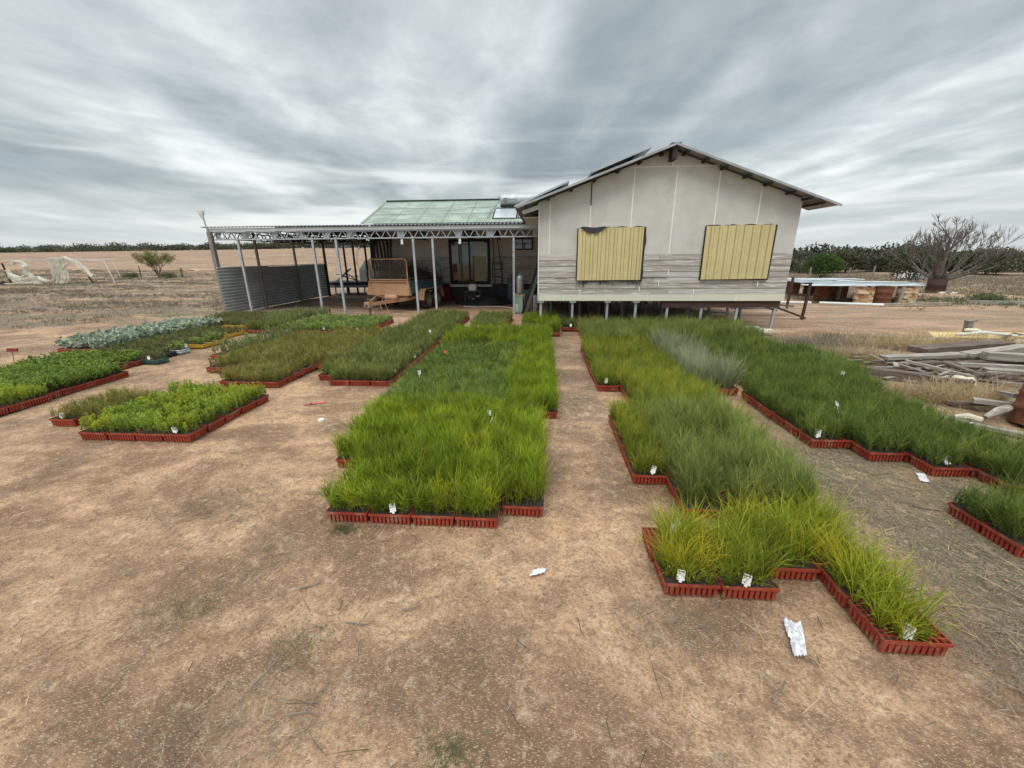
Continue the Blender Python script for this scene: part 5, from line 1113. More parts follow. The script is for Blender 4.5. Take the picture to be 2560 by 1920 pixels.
for i, (x, y, L, a) in enumerate(((-1.35, 1.72, .12, 10), (-2.48, 1.78, .09, -20), (-1.25, 1.16, .20, 60), (-1.02, 1.08, .14, 25), (-.98, 1.52, .13, 15), (-.72, 1.62, .07, -10), (2.95, 2.72, .35, 160), (2.2, 1.15, .28, 120), (1.0, 1.28, .12, 60))):
    k = MB(); rs = random.Random(i); p = Vector((0, 0, .008)); pts = [p.copy()]; d = Vector((1, 0, 0))
    for s_ in range(6): d = (d + Vector((0, rs.uniform(-.35, .35), rs.uniform(-.06, .08)))).normalized(); p = p + d * L / 6; p.z = max(p.z, .005); pts.append(p.copy())
    k.tube(pts, [.005, .0055, .005, .0045, .004, .003, .002], 6); k.tube([pts[3], pts[3] + Vector((.03, .03, .01)), pts[3] + Vector((.05, .07, .005))], [.003, .002, .001], 5)
    o = k.build('twig', m_twig); o.location = (x, y, 0); o.rotation_euler = (0, 0, R(a))
    tag(o, ['brown twig on bare dirt left of the central bed front', 'short brown twig far out on the left dirt', 'long thin twig on the dirt at lower left', 'forked pale twig beside the dead grass patch', 'dark twig below the front left corner of the central bed', 'curved twig just in front of the central bed', 'long bleached twig on the straw before the detached block', 'long twig on straw near the lower right corner', 'thin pale twig left of the paper rag'][i], 'twig', 'twigs on the dirt')
n = 2600; pb = MB()
for i in range(n):
    x = rg.uniform(-4, 4); y = rg.uniform(.75, 5)
    if in_tray(x, y): continue
    r = rg.uniform(.0025, .008) * (1.6 if rg.random() < .04 else 1); z = r * .3
    pb.add([(x - r, y, z), (x, y - r * .8, z), (x + r, y, z), (x, y + r * .8, z), (x + r * .2, y, z + r * .8), (x, y, z - r * .6)], [(0, 1, 4), (1, 2, 4), (2, 3, 4), (3, 0, 4)])
o = pb.build('pebbles', m_rockr); tag(o, 'tiny pebbles and clods over the dirt', 'pebbles', kind='stuff')

# ================================================================== vegetation
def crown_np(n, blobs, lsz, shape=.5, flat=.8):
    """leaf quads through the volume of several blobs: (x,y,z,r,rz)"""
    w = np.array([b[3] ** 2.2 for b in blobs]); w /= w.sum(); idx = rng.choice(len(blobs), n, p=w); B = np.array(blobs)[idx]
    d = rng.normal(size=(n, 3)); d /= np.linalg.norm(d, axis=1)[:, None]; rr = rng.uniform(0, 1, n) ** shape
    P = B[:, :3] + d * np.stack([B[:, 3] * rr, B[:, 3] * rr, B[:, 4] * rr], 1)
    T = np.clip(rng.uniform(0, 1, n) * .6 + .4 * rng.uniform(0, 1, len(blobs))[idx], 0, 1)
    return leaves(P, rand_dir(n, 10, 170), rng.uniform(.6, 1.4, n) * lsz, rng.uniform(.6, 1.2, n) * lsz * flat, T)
def blobs_for(w, h, n, z0, seed):
    q = random.Random(seed); out = []
    for i in range(n):
        a = q.uniform(0, 6.28); r = q.uniform(0, .38) * w; br = q.uniform(.16, .30) * w
        out.append((math.cos(a) * r, math.sin(a) * r, z0 + (h - z0) * q.uniform(.35, .86), br, br * .6 * h / max(w, 1) * 1.2))
    return out
def tree_meshes(w, h, seed, nleaf, lsz, m, z0=None, stems=5):
    z0 = h * .35 if z0 is None else z0; bl = blobs_for(w, h, 11, z0, seed)
    bl = [(x, y, min(z, h - rz), r, rz) for x, y, z, r, rz in bl]
    V, q, t, ti = crown_np(nleaf, bl, lsz); me = np_mesh('crown', V, q, t, ti, [m])
    k = MB(); rs = random.Random(seed)
    for b in bl[:stems]:
        p0 = Vector((rs.uniform(-.08, .08), rs.uniform(-.08, .08), -.1)); p2 = Vector(b[:3]); mid = p0.lerp(p2, .5) + Vector((rs.uniform(-.1, .1), rs.uniform(-.1, .1), .05)) * h * .2
        k.tube([p0, mid, p2], [.035 * h * .5, .022 * h * .5, .008 * h], 6)
    return me, scratch(k, m_trunk)
# near-horizon mallee scrub: individual trees on the right, one mass far away
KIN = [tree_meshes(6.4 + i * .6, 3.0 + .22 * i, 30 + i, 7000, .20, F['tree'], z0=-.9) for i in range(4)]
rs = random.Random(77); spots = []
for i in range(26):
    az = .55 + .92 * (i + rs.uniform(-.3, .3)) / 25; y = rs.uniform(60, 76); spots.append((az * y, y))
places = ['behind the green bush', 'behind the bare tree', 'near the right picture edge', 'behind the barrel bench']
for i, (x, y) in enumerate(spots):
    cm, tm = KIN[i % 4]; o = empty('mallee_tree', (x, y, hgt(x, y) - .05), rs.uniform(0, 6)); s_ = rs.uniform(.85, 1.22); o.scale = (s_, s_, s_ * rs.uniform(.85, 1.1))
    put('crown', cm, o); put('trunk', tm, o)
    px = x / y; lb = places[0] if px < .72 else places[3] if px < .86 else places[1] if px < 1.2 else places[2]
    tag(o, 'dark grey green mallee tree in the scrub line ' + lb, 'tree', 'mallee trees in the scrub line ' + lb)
def far_wood(name, x0f, x1f, dist, n, h, m, label, jit):
    bl = []; q = random.Random(len(name))
    for i in range(n):
        f = i / (n - 1) + q.uniform(-.5, .5) / n; ang = x0f + (x1f - x0f) * f; d = dist + q.uniform(-jit, jit); x = ang * d; y = d
        hh = h * (.55 + .75 * abs(noise.noise(Vector((f * 23, 1, 2)))) + .30 * abs(noise.noise(Vector((f * 90, 4, 2)))) + q.uniform(0, .12)); r = h * q.uniform(.6, 1.1)
        g = hgt(x, y); bl.append((x, y, g + hh * .66, r, hh * .34)); bl.append((x + q.uniform(-r, r), y, g + hh * .32, r * 1.1, hh * .36))
    V, qd, t, ti = crown_np(n * 300, bl, h * .15); o = put(name, np_mesh(name, V, qd, t, ti, [m])); tag(o, label, 'woodland', kind='stuff')
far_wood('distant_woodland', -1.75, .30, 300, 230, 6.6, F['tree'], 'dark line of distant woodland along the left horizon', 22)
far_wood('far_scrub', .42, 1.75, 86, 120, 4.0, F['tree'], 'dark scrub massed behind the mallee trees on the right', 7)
# green bush right of the house, darker one behind the bare tree, low shrubs
def bush_meshes(w, h, seed, n, lsz, m):
    q = random.Random(seed); bl = [(0, 0, h * .42, w * .36, h * .42)]
    for i in range(16):
        a = q.uniform(0, 6.28); e = q.uniform(.1, 1.3); rr = q.uniform(.22, .30) * w; bl.append((math.cos(a) * math.cos(e) * w * .28, math.sin(a) * math.cos(e) * w * .28, h * .40 + math.sin(e) * h * .34, rr * .75, h * .22))
    V, qd, t, ti = crown_np(n, bl, lsz, .35); V[:, 2] = np.maximum(V[:, 2], .02); me = np_mesh('foliage', V, qd, t, ti, [m]); k = MB(); rs_ = random.Random(seed)
    for i in range(5): a = i * 1.3; k.tube([(0, 0, -.05), (math.cos(a) * w * .1, math.sin(a) * w * .1, h * .3), (math.cos(a) * w * .25, math.sin(a) * w * .25, h * .6)], [.04, .03, .015], 5)
    return me, scratch(k, m_trunk)
def bush(name, x, y, w, h, n, lsz, m, lb, cat='bush', seed=1, z0=0.1):
    t = empty(name, (x, y, hgt(x, y) - .03)); cm, tm = bush_meshes(w, h, seed, n, lsz, m); put('foliage', cm, t); put('stem', tm, t); tag(t, lb, cat); return t
bush('rounded_bush', 24.6, 38.5, 3.7, 2.35, 9000, .10, F['bush'], 'rounded bright green bush just right of the house', seed=3)
bush('dark_bush', 29.5, 35.5, 3.9, 2.5, 7000, .12, F['tree'], 'dark olive bush behind the left side of the bare tree', seed=6)
bush('low_shrub', 47, 42, 4.2, 1.5, 4000, .13, F['tree'], 'low dark shrub beyond the bare tree toward the right edge', seed=9)
bush('low_shrub', 38.0, 47, 2.6, 1.3, 2600, .12, F['bush'], 'small green shrub seen through the bare tree branches', seed=12)
bush('weed_clump', 16.8, 16.7, 1.3, .38, 2600, .05, F['weed'], 'flat green weed clump on the mound below the bare tree', 'weed', seed=14, z0=.03)
# sapling on the left with pickets
def sapling():
    t = empty('young_tree', (-36.6, 37.0, hgt(-36.6, 37.0) - .05)); tag(t, 'small sparse yellow green tree standing alone in the left paddock', 'tree')
    rs = random.Random(5); k = MB(); tips = []
    def grow(p, d, L, r, lv):
        q = p + d * L * .5 + Vector((rs.uniform(-.05, .05), rs.uniform(-.05, .05), 0)); e = q + (d + Vector((0, 0, .15))).normalized() * L * .5
        k.tube([p, q, e], [r, r * .8, r * .6], 6, cap=False)
        if lv == 0: tips.append(e); tips.append(q); return
        for i in range(3 if lv > 1 else 3):
            a = rs.uniform(0, 6.28); nd = (d * .9 + Vector((math.cos(a), math.sin(a), rs.uniform(-.1, .3))) * .55).normalized(); grow(e if i else q, nd, L * rs.uniform(.6, .85), r * .62, lv - 1)
    for i in range(4): a = i * 1.6 + .3; grow(Vector((0, 0, .3)), Vector((math.cos(a) * .62, math.sin(a) * .4, 1.0)).normalized(), .85, .045, 3)
    k.tube([(0.1, 0, -.1), (0, 0, .32)], [.08, .06], 8); k.build('trunk', m_trunk, t)
    bl = [(p.x, p.y, p.z, .30, .26) for p in tips if p.z > .9]; V, q, tt, ti = crown_np(7000, bl, .075); put('crown', np_mesh('crown', V, q, tt, ti, [F['pepper']]), t)
sapling()
for x, y, h_, lb in ((-39.0, 37.6, 1.1, 'dark steel picket left of the small yellow green tree'), (-34.4, 37.2, .95, 'dark steel picket right of the small yellow green tree, the outer of two'), (-35.0, 38.0, .85, 'thin picket right of the small yellow green tree, the inner of two')):
    k = MB(); k.bar((0, 0, -.1), (.02, 0, h_), .05, .035); k.bar((-.03, 0, h_ - .08), (.05, 0, h_ - .08), .03, .03); o = k.build('fence_picket', m_dark); o.location = (x, y, hgt(x, y)); tag(o, lb, 'post', 'pickets round the small tree')
bush('saltbush', -38.6, 36.2, 1.7, .6, 1400, .07, F['weed'], 'low grey green saltbush at the foot of the left picket', seed=21, z0=.05)
bush('saltbush', -34.9, 36.2, 1.9, .6, 1400, .07, F['weed'], 'low grey green saltbush at the foot of the right pickets', seed=22, z0=.05)
# big bare tree
def bare_tree():
    t = empty('bare_tree', (19.0, 21.3, 0)); tag(t, 'large leafless tree spreading from a rusty drum at right', 'tree')
    rs = random.Random(18); k = MB()
    def grow(p, d, L, r, lv):
        pts = [p]; rr = [r]; n = 4; dd = d.copy(); q = p
        for i in range(n):
            dd = (dd + Vector((rs.uniform(-.16, .16), rs.uniform(-.16, .16), .06 + rs.uniform(-.08, .12)))).normalized(); q = q + dd * L / n; pts.append(q); rr.append(r * (1 - .5 * (i + 1) / n))
        k.tube(pts, rr, 6 if lv > 2 else 4, cap=False)
        if lv == 0: return
        for i in range(3 if lv > 2 else 4):
            j = rs.choice((2, 3, 4)) if i else 4; a = rs.uniform(0, 6.28); nd = (dd * 1.0 + Vector((math.cos(a), math.sin(a), rs.uniform(-.15, .35))) * rs.uniform(.35, .6)).normalized()
            grow(pts[j], nd, L * rs.uniform(.52, .76), max(rr[j] * .62, .008), lv - 1)
    for i in range(13):
        a = i * 2.4 + .2; el = (.20, .42, .75, 1.2, 2.2)[i % 5]; d = Vector((math.cos(a), math.sin(a) * .8, el)).normalized(); grow(Vector((math.cos(a) * .10, math.sin(a) * .10, .55)), d, (1.25, 1.2, 1.12, 1.05, .98)[i % 5], .070, 4)
    k.tube([(0, 0, .1), (0, 0, .62), (-.04, 0, 1.15), (.02, 0, 1.8), (-.03, .0, 2.5)], [.26, .20, .12, .08, .04], 10)
    for z_, a_ in ((1.1, .5), (1.35, 3.4), (1.6, 1.9), (1.9, 4.9), (2.2, .2), (2.4, 2.8)): grow(Vector((0, 0, z_)), Vector((math.cos(a_), math.sin(a_), 1.1)).normalized(), .85 - .2 * (z_ - 1), .045, 3)
    k.build('branches', m_branch, t)
    k = MB(); k.lathe([(.34, -.05), (.36, .02), (.355, .32), (.37, .34), (.355, .36), (.36, .64), (.33, .64), (.33, .5)], n=24); k.build('drum_ring', m_oldrust, t, True)
bare_tree()
heap('soil_mound', (17.9, 18.6, -.03), 3.4, 1.1, .17, mat('mound_soil', (.40, .26, .17), (.30, .18, .12), 4), 'low sandy mound in front of the bare tree', 'mound', 8)
for x, y, lb in ((18.1, 19.9, 'left of two pinkish stones beside the rusty drum of the bare tree'), (18.5, 19.8, 'right of two pinkish stones beside the rusty drum of the bare tree')):
    o = heap('field_stone', (x, y, .02), .14, .11, .12, m_stone, lb, 'stone', int(x * 9)); o['group'] = 'stones by the bare tree'
# ------------------------------------------------------------------ barrel bench
def drum(x, y, r, h, m, lb, lean=0):
    t = empty('oil_drum', (x, y, -.01)); tag(t, lb, 'drum', 'old drums holding up the sheet bench'); t.rotation_euler = (0, lean, rs.uniform(0, 6))
    pr = [(0, 0.01), (r * .97, .0), (r, .012), (r * .985, .03)]
    for z in (h * .33, h * .66): pr += [(r * .985, z - .02), (r * 1.025, z), (r * .985, z + .02)]
    pr += [(r * .985, h - .03), (r, h - .012), (r * .97, h), (r * .95, h - .015), (0, h - .02)]
    k = MB(); k.lathe(pr, n=28); k.build('shell', m, t, True); k = MB(); k.lathe([(r * .97, h - .012), (r * 1.02, h - .006), (r * 1.02, h + .006), (r * .97, h + .008)], n=28); k.build('rim', m_rust, t, True)
for a in ((12.10, 16.3, .29, .58, m_rustw, 'cream and rust drum at the front of the bench, left of the dark red one'), (12.92, 16.5, .29, .60, m_rust, 'dark red rusted drum at the front of the bench between two pale drums'), (13.68, 16.4, .30, .60, m_rustw, 'rightmost drum under the bench, cream with rust rings'),
          (11.45, 17.6, .28, .60, m_rust, 'brown rusted drum in the middle of the bench'), (12.15, 17.7, .28, .60, m_rustm, 'grey brown drum in the middle of the bench, right of the brown rusted one'),
          (11.75, 20.2, .29, .62, m_rustm, 'drum nearest the house wall at the back of the bench'), (12.55, 20.2, .28, .62, m_rust, 'darkest drum at the back of the bench, second from the house')): drum(*a)
for i, (o_, d_, L, wd, z, lb) in enumerate((((10.2, 16.5), (.99, -.02), 4.1, .62, .64, 'front pale corrugated sheet on the drum bench'), ((10.9, 17.1), (.99, -.03), 3.9, .75, .655, 'second corrugated sheet on the drum bench'), ((11.0, 19.7), (.98, -.10), 3.3, .76, .70, 'back corrugated sheet on the drum bench'),
                                        ((10.6, 17.8), (.99, -.03), 3.3, .8, .670, 'middle corrugated sheet on the drum bench'), ((12.5, 18.4), (.96, -.42), 2.3, .40, .690, 'loose corrugated sheet poking out at the right end of the bench'), ((10.2, 18.8), (.99, 0), 3.2, .8, .685, 'corrugated sheet spanning the bench near the house'))):
    k = MB(); u = Vector((d_[0], d_[1], 0)).normalized(); v = Vector((-u.y, u.x, 0)); k.corr((0, 0, 0), v, wd, u, L, .076, .009, warp=.03, nv=8)
    # pale edge strip so that the sheet has a thickness
    k.bar((0, 0, -.006), u * L + Vector((0, 0, -.006)), .012, .012)
    o = k.build('roofing_sheet', (m_sheetB, m_sheetA, m_sheetB, m_sheetA, m_sheetB, m_sheetA)[i]); o.location = (o_[0], o_[1], z); tag(o, lb, 'roofing sheet', 'sheets on the drum bench')
for (x, y, lb) in ((12.62, 16.9, 'timber prop between the cream drum and the dark red drum'), (13.28, 16.15, 'pale timber prop left of the rightmost drum'), (11.86, 17.3, 'timber prop between the two middle drums')):
    k = MB(); k.bar((0, 0, 0), (.04, 0, .62), .09, .07); o = k.build('timber_prop', m_bleach); o.location = (x, y, 0); tag(o, lb, 'prop', 'timber props of the drum bench')
for a, b, r, m, lb in (((9.0, 16.2), (10.1, 16.05), .045, m_pipe, 'short white pipe lying between the house and the long pipe'), ((10.35, 15.98), (12.1, 15.30), .05, m_pipe, 'long white pipe on the ground before the barrel bench'), ((12.1, 15.45), (14.7, 15.75), .05, m_bleach, 'grey timber rail on the ground right of the white pipe'), ((15.6, 16.1), (19.5, 15.5), .07, m_bleach, 'long weathered beam on the ground below the bare tree')):
    k = MB(); A = Vector((a[0], a[1], r)); B = Vector((b[0], b[1], r)); (k.tube([Vector((0, 0, 0)), B - A], r, 10) if m is m_pipe else k.bar((0, 0, 0), B - A, r * 2, r * 1.6))
    o = k.build('white_pipe' if m is m_pipe else 'weathered_beam', m); o.location = A; tag(o, lb, 'pipe' if m is m_pipe else 'beam')
for x, y, h_, tx, lb in ((7.55, 12.25, .98, .12, 'dark rusty stake right of the house, nearer the camera'), (8.42, 14.6, 1.0, .08, 'dark rusty stake right of the house, farther back')):
    k = MB(); k.bar((0, 0, -.05), (tx * .3, 0, h_), .06, .06); k.bar((tx * .3, 0, h_), (tx * .3, 0, h_ + .05), .09, .02); o = k.build('steel_stake', m_brown); o.location = (x, y, 0); tag(o, lb, 'stake', 'rusty stakes beside the house')
# timbers under and beside the house
for i, (a, b, w, h_, m, lb) in enumerate((((5.95, 12.6, .66), (7.55, 12.1, .04), .10, .05, m_brown, 'reddish timber sloping from the house floor to the ground'), ((6.0, 13.6, .42), (7.8, 13.2, .25), .14, .04, m_oldwood, 'old plank lying across the sloping timbers'), ((5.8, 12.9, .60), (7.1, 12.8, .16), .09, .05, m_brown, 'second reddish timber sloping out from under the house'),
                                       ((5.9, 13.1, .20), (7.5, 13.0, .20), .12, .04, m_bleach, 'pale plank low in the timber tangle beside the house'), ((3.9, 13.0, .22), (6.1, 12.6, .55), .05, .05, m_dark, 'thin dark timber propped under the house'), ((4.1, 13.2, .10), (5.7, 12.8, .10), .22, .03, m_bleach, 'wide pale board lying under the house'), ((4.4, 14.4, .2), (6.2, 14.2, .2), .3, .04, m_bleach, 'grey board further back under the house'))):
    k = MB(); k.bar((0, 0, 0), Vector(b) - Vector(a), w, h_); o = k.build('loose_timber', m); o.location = a; tag(o, lb, 'timber', 'loose timbers by the house')
for i, (a, b, w, h_, m, lb) in enumerate((((.70, 10.9), (1.25, 10.62), .10, .04, m_pipe, 'short pale metal strip at the left foot of the house'), ((2.35, 10.85), (5.4, 10.35), .12, .06, m_pipe, 'long pale metal channel on the ground along the house front'), ((4.85, 10.18), (5.35, 10.12), .16, .07, m_galv, 'short box section at the right end of the pale channel'))):
    k = MB(); A = Vector((a[0], a[1], .05)); B = Vector((b[0], b[1], .05)); k.bar((0, 0, 0), B - A, w, h_); o = k.build('metal_channel', m); o.location = A; tag(o, lb, 'channel')
k = MB(); k.box(-.14, .14, -.09, .09, 0, .12); o = k.build('house_brick', m_rockr); o.location = (3.55, 10.75, .0); o.rotation_euler = (0, R(8), R(25)); tag(o, 'reddish block under the front of the house', 'brick')
def rock(name, loc, s, m, lb, seed):
    k = MB(); n = 10; vs = []
    for j in range(n + 1):
        th = math.pi * j / n
        for i in range(16):
            a = 2 * math.pi * i / 16; v = Vector((math.sin(th) * math.cos(a), math.sin(th) * math.sin(a), math.cos(th))); q = v * (.85 + .35 * noise.noise(v * 1.6 + Vector((seed, 0, 0)))); mx_ = .74
            q = Vector([max(-mx_, min(mx_, c)) for c in q]); vs.append((q.x * s[0], q.y * s[1], q.z * s[2] + s[2] * .66))
    k.add(vs, [(j * 16 + i, (j + 1) * 16 + i, (j + 1) * 16 + (i + 1) % 16, j * 16 + (i + 1) % 16) for j in range(n) for i in range(16)]); o = k.build(name, m, None, False); o.location = loc; tag(o, lb, 'stone'); return o
rock('pale_stone', (5.26, 9.72, 0), (.22, .14, .10), m_stone, 'squared pale stone on the dirt below the right corner of the house', 2)
rock('sandstone', (-.05, 12.15, 0), (.22, .15, .10), m_rockr, 'reddish stone at the left foot of the house', 3)
rock('white_stone', (-.28, 12.0, 0), (.14, .10, .07), m_stone, 'white stone beside the reddish one at the house foot', 4)
rock('grey_stone', (9.7, 8.7, 0), (.15, .12, .08), m_stone, 'grey stone in the dry grass by the yellow board', 5)
# ------------------------------------------------------------------ timber pile on the right
PL = [((5.62, 6.85, .16), (7.05, 6.98, .20), .18, .05, m_bleach, 'pale bleached plank along the top of the pile, its left half'), ((6.95, 6.90, .22), (8.35, 7.35, .26), .20, .06, m_bleach, 'grey plank at the back right of the pile'), ((7.02, 6.72, .24), (8.9, 6.25, .26), .15, .12, m_bleach, 'thick squared pale beam at the right of the pile'),
      ((6.5, 7.25, .20), (8.2, 7.6, .26), .30, .10, m_oldwood, 'wide dark red brown board at the back of the pile'), ((5.0, 6.32, .07), (5.95, 5.72, .06), .15, .13, m_oldwood, 'dark round log at the near left of the pile'), ((5.75, 6.60, .18), (6.25, 6.05, .08), .08, .03, m_bleach, 'thin grey slat slanting off the pile toward the camera'),
      ((6.2, 6.5, .20), (6.55, 6.0, .05), .14, .03, m_oldwood, 'short brown board tipped off the pile'), ((5.9, 6.62, .10), (7.6, 6.7, .12), .10, .10, m_oldwood, 'dark beam beneath the pale plank'), ((6.7, 6.35, .10), (8.3, 5.95, .10), .16, .05, m_bleach, 'long grey plank at the lower right of the pile'),
      ((6.5, 6.55, .14), (8.2, 6.2, .14), .09, .05, m_bleach, 'narrow grey plank inside the pile'), ((5.2, 6.45, .04), (5.6, 6.1, .04), .25, .03, m_bleach, 'broken pale board flat on the ground left of the pile'), ((5.6, 6.2, .05), (6.3, 6.45, .05), .12, .05, m_oldwood, 'short dark board under the slats'),
      ((6.0, 7.15, .06), (6.8, 7.3, .08), .12, .08, m_oldwood, 'dark end sticking out behind the pale plank'), ((7.3, 7.05, .10), (8.9, 7.0, .12), .10, .08, m_bleach, 'pale plank half buried in the pile, far right'), ((5.8, 6.38, .03), (6.6, 6.3, .03), .05, .03, m_bleach, 'thin pale stick on the ground before the pile'),
      ((5.75, 5.20, .12), (5.42, 4.68, .24), .09, .05, m_bleach, 'grey plank slanting against the rusty drum'), ((5.05, 5.05, .03), (5.6, 4.75, .12), .07, .04, m_oldwood, 'dark timber leading to the rusty drum'), ((5.15, 4.9, .12), (5.55, 4.6, .14), .10, .05, m_bleach, 'short grey block beside the rusty drum'),
      ((4.45, 4.62, .03), (5.1, 3.85, .03), .09, .03, m_bleach, 'long bleached board along the back edge of the far right bed'), ((4.62, 4.40, .03), (5.2, 3.75, .02), .06, .02, m_strip, 'thin pale batten beside the long bleached board')]
for a, b, w, h_, m, lb in PL:
    A, B = Vector(a), Vector(b); L = (B - A).length; k = MB(); n = 6; rs2 = random.Random(int(L * 1000)); vs = []
    for i in range(n + 1):
        x = L * i / n + (rs2.uniform(-.03, .03) if i in (0, n) else 0); ww = w / 2 * rs2.uniform(.9, 1.05); hh = h_ / 2 * rs2.uniform(.9, 1.05); c = rs2.uniform(-.006, .006)
        vs += [(x, -ww, c - hh), (x + rs2.uniform(-.01, .01), ww, c - hh), (x, ww, c + hh), (x, -ww, c + hh)]
    k.add(vs, [(4 * i + j, 4 * i + (j + 1) % 4, 4 * i + 4 + (j + 1) % 4, 4 * i + 4 + j) for i in range(n) for j in range(4)] + [(3, 2, 1, 0), (4 * n, 4 * n + 1, 4 * n + 2, 4 * n + 3)])
    o = k.build('timber_plank', m); o.matrix_world = Matrix.Translation(A) @ (B - A).to_track_quat('X', 'Z').to_matrix().to_4x4(); tag(o, lb, 'plank', 'timbers of the scrap pile')
for (pts, m, lb) in (([(4.64, 4.52, .04), (4.74, 4.48, .06), (4.84, 4.44, .04)], m_stone, 'short white chunk at the end of the bleached board'), ([(4.92, 4.48, .06), (5.05, 4.5, .13), (5.2, 4.55, .15)], m_bleach, 'thick pale broken log beside the rusty drum')):
    k = MB(); k.tube([Vector(p) - Vector(pts[0]) for p in pts], [.025, .045, .04], 9); o = k.build('broken_log', m); o.location = pts[0]; tag(o, lb, 'log')
rock('grey_rag', (5.95, 5.85, 0), (.20, .13, .10), m_stone, 'pale lump at the near foot of the timber pile', 9)['category'] = 'lump'
t = empty('rusty_barrel', (5.48, 4.38, -.02), .4); t.rotation_euler = (R(-4), R(9), 0); tag(t, 'rusty brown barrel cut by the right edge of the picture', 'barrel')
k = MB(); pr = [(.30, 0)]; 
for z in (.17, .34, .50): pr += [(.30, z - .02), (.315, z), (.30, z + .02)]
k.lathe(pr + [(.30, .53), (.31, .55), (.29, .55), (.28, .4)], n=28); k.build('shell', m_rust, t, True); k = MB(); k.lathe([(.27, .45), (0, .46)], n=28); k.build('fill', m_soil, t)
k = MB(); k.add([(-.7, -.2, 0), (.55, -.3, .02), (.6, .15, .05), (-.5, .2, .04), (-.7, -.2, .02), (.55, -.3, .04), (.6, .15, .07), (-.5, .2, .06)], [(3, 2, 1, 0), (4, 5, 6, 7), (0, 1, 5, 4), (1, 2, 6, 5), (2, 3, 7, 6), (3, 0, 4, 7)]); o = k.build('yellow_board', m_yply); o.location = (9.1, 9.3, .06); tag(o, 'yellow board lying in the scrap behind the dry grass, left of the small post', 'board')
k = MB(); k.bar((0, 0, 0), (1.1, -.4, .03), .5, .02); o = k.build('yellow_board', m_yply); o.location = (9.85, 9.25, .12); tag(o, 'yellow board nearest the right edge, behind the dry grass', 'board')
k = MB(); k.bar((0, 0, -.02), (-.02, 0, .36), .10, .10); k.bar((-.08, 0, .37), (.10, 0, .39), .12, .03); o = k.build('short_post', m_postw); o.location = (9.35, 9.45, 0); tag(o, 'short grey post with a cap standing in the scrap by the yellow board', 'post')
for i, (a, b, m, lb) in enumerate((((8.9, 9.2, .12), (9.9, 9.0, .14), m_pipe, 'bent pale pipe across the yellow board'), ((9.2, 9.35, .2), (9.6, 9.2, .1), m_netting, 'pale rag of cloth draped by the short post'), ((7.9, 9.0, .03), (8.9, 8.75, .04), m_bleach, 'thin grey stick left of the yellow board'), ((9.6, 8.95, .1), (10.2, 9.1, .12), m_oldwood, 'dark wood chunk on the yellow board'))):
    k = MB(); A = Vector(a); B = Vector(b); mid = (B - A) * .5 + Vector((0, .05, .05)); k.tube([Vector((0, 0, 0)), mid, B - A], [.03, .035, .025], 7); o = k.build('scrap_piece', m); o.location = A; tag(o, lb, 'scrap')
k = MB(); k.tube([(0, 0, 0), (.1, .02, .05), (.16, 0, .13), (.13, 0, .2)], [.02, .03, .045, .035], 8); o = k.build('white_tap', m_white); o.location = (8.5, 7.2, .26); tag(o, 'white plastic fitting on the back right of the timber pile', 'fitting')
# dry grass tufts
def tuft(x, y, w, h_, m, lb, n=900, seed=1, nm='dry_grass_tuft'):
    a = rng.uniform(0, 6.28, n); r = w / 2 * np.sqrt(rng.uniform(0, 1, n)); P = np.stack([r * np.cos(a) * 1.3, r * np.sin(a) * .7, np.zeros(n)], 1)
    D = rand_dir(n, 5, 75); D[:, :2] += P[:, :2] * .8 / w; V, q, t, ti = blades(P, D, rng.uniform(.4, 1, n) * h_, np.full(n, .006), rng.normal(0, .35, (n, 3)) - np.array([0, 0, .15]), rng.uniform(0, .5, n), rng.uniform(.4, 1, n), 3)
    V[:, 2] = np.maximum(V[:, 2], 0); o = put(nm, np_mesh(nm, V, q, t, ti, [m])); o.location = (x, y, 0); tag(o, lb, 'grass tuft', 'dry grass tufts among the scrap')
for a in ((5.55, 7.35, .85, .34, F['dry'], 'golden dry grass tuft behind the far right bed, left of the pile', 1600), (4.95, 7.6, .7, .25, F['drygrey'], 'grey dead bush left of the golden tuft', 1500), (7.6, 8.3, 1.1, .36, F['dry'], 'golden tuft in the middle of the row behind the timber pile', 1500), (8.6, 8.3, 1.3, .36, F['dry'], 'golden tuft before the yellow board', 1800), (6.9, 8.6, .9, .30, F['dry'], 'thin golden tuft at the left of the row behind the timber pile', 900),
          (9.9, 8.2, 1.0, .30, F['dry'], 'golden tuft at the right end of the row behind the pile', 900), (5.35, 5.25, .75, .30, F['dry'], 'pale tangled dry tuft between the timber pile and the rusty barrel', 1700), (4.7, 5.4, .5, .22, F['dry'], 'small pale tuft against the back of the far right bed', 700), (5.9, 8.7, 1.1, .22, F['drygrey'], 'flat grey dead clump beyond the golden tuft', 1400), (6.9, 9.3, 1.2, .2, F['drygrey'], 'flat grey dead clump nearest the pale stone', 1300), (2.6, 11.1, .5, .35, F['drygrey'], 'dead shrub against the left stumps of the house', 600)): tuft(*a)
# low green weed tufts on the dirt
for x, y, w, lb in ((-.34, 1.00, .22, 'small green weed tuft at the bottom of the picture'), (-1.15, 1.40, .30, 'green dead weed patch on the dirt at lower left'), (-1.9, 1.55, .35, 'flat weed patch at far lower left'), (-1.35, 2.25, .16, 'small dark weed spot left of the central bed corner')):
    n = 260; P = np.stack([rng.normal(0, w * .3, n), rng.normal(0, w * .2, n), np.zeros(n)], 1); V, q, t, ti = blades(P, rand_dir(n, 45, 88), rng.uniform(.015, .05, n), np.full(n, .003), rng.normal(0, .3, (n, 3)), rng.uniform(0, .4, n), rng.uniform(.2, .8, n), 2)
    V[:, 2] = np.maximum(V[:, 2], 0); o = put('weed_tuft', np_mesh('weed_tuft', V, q, t, ti, [F['weed']])); o.location = (x, y, 0); tag(o, lb, 'weed', kind='stuff')
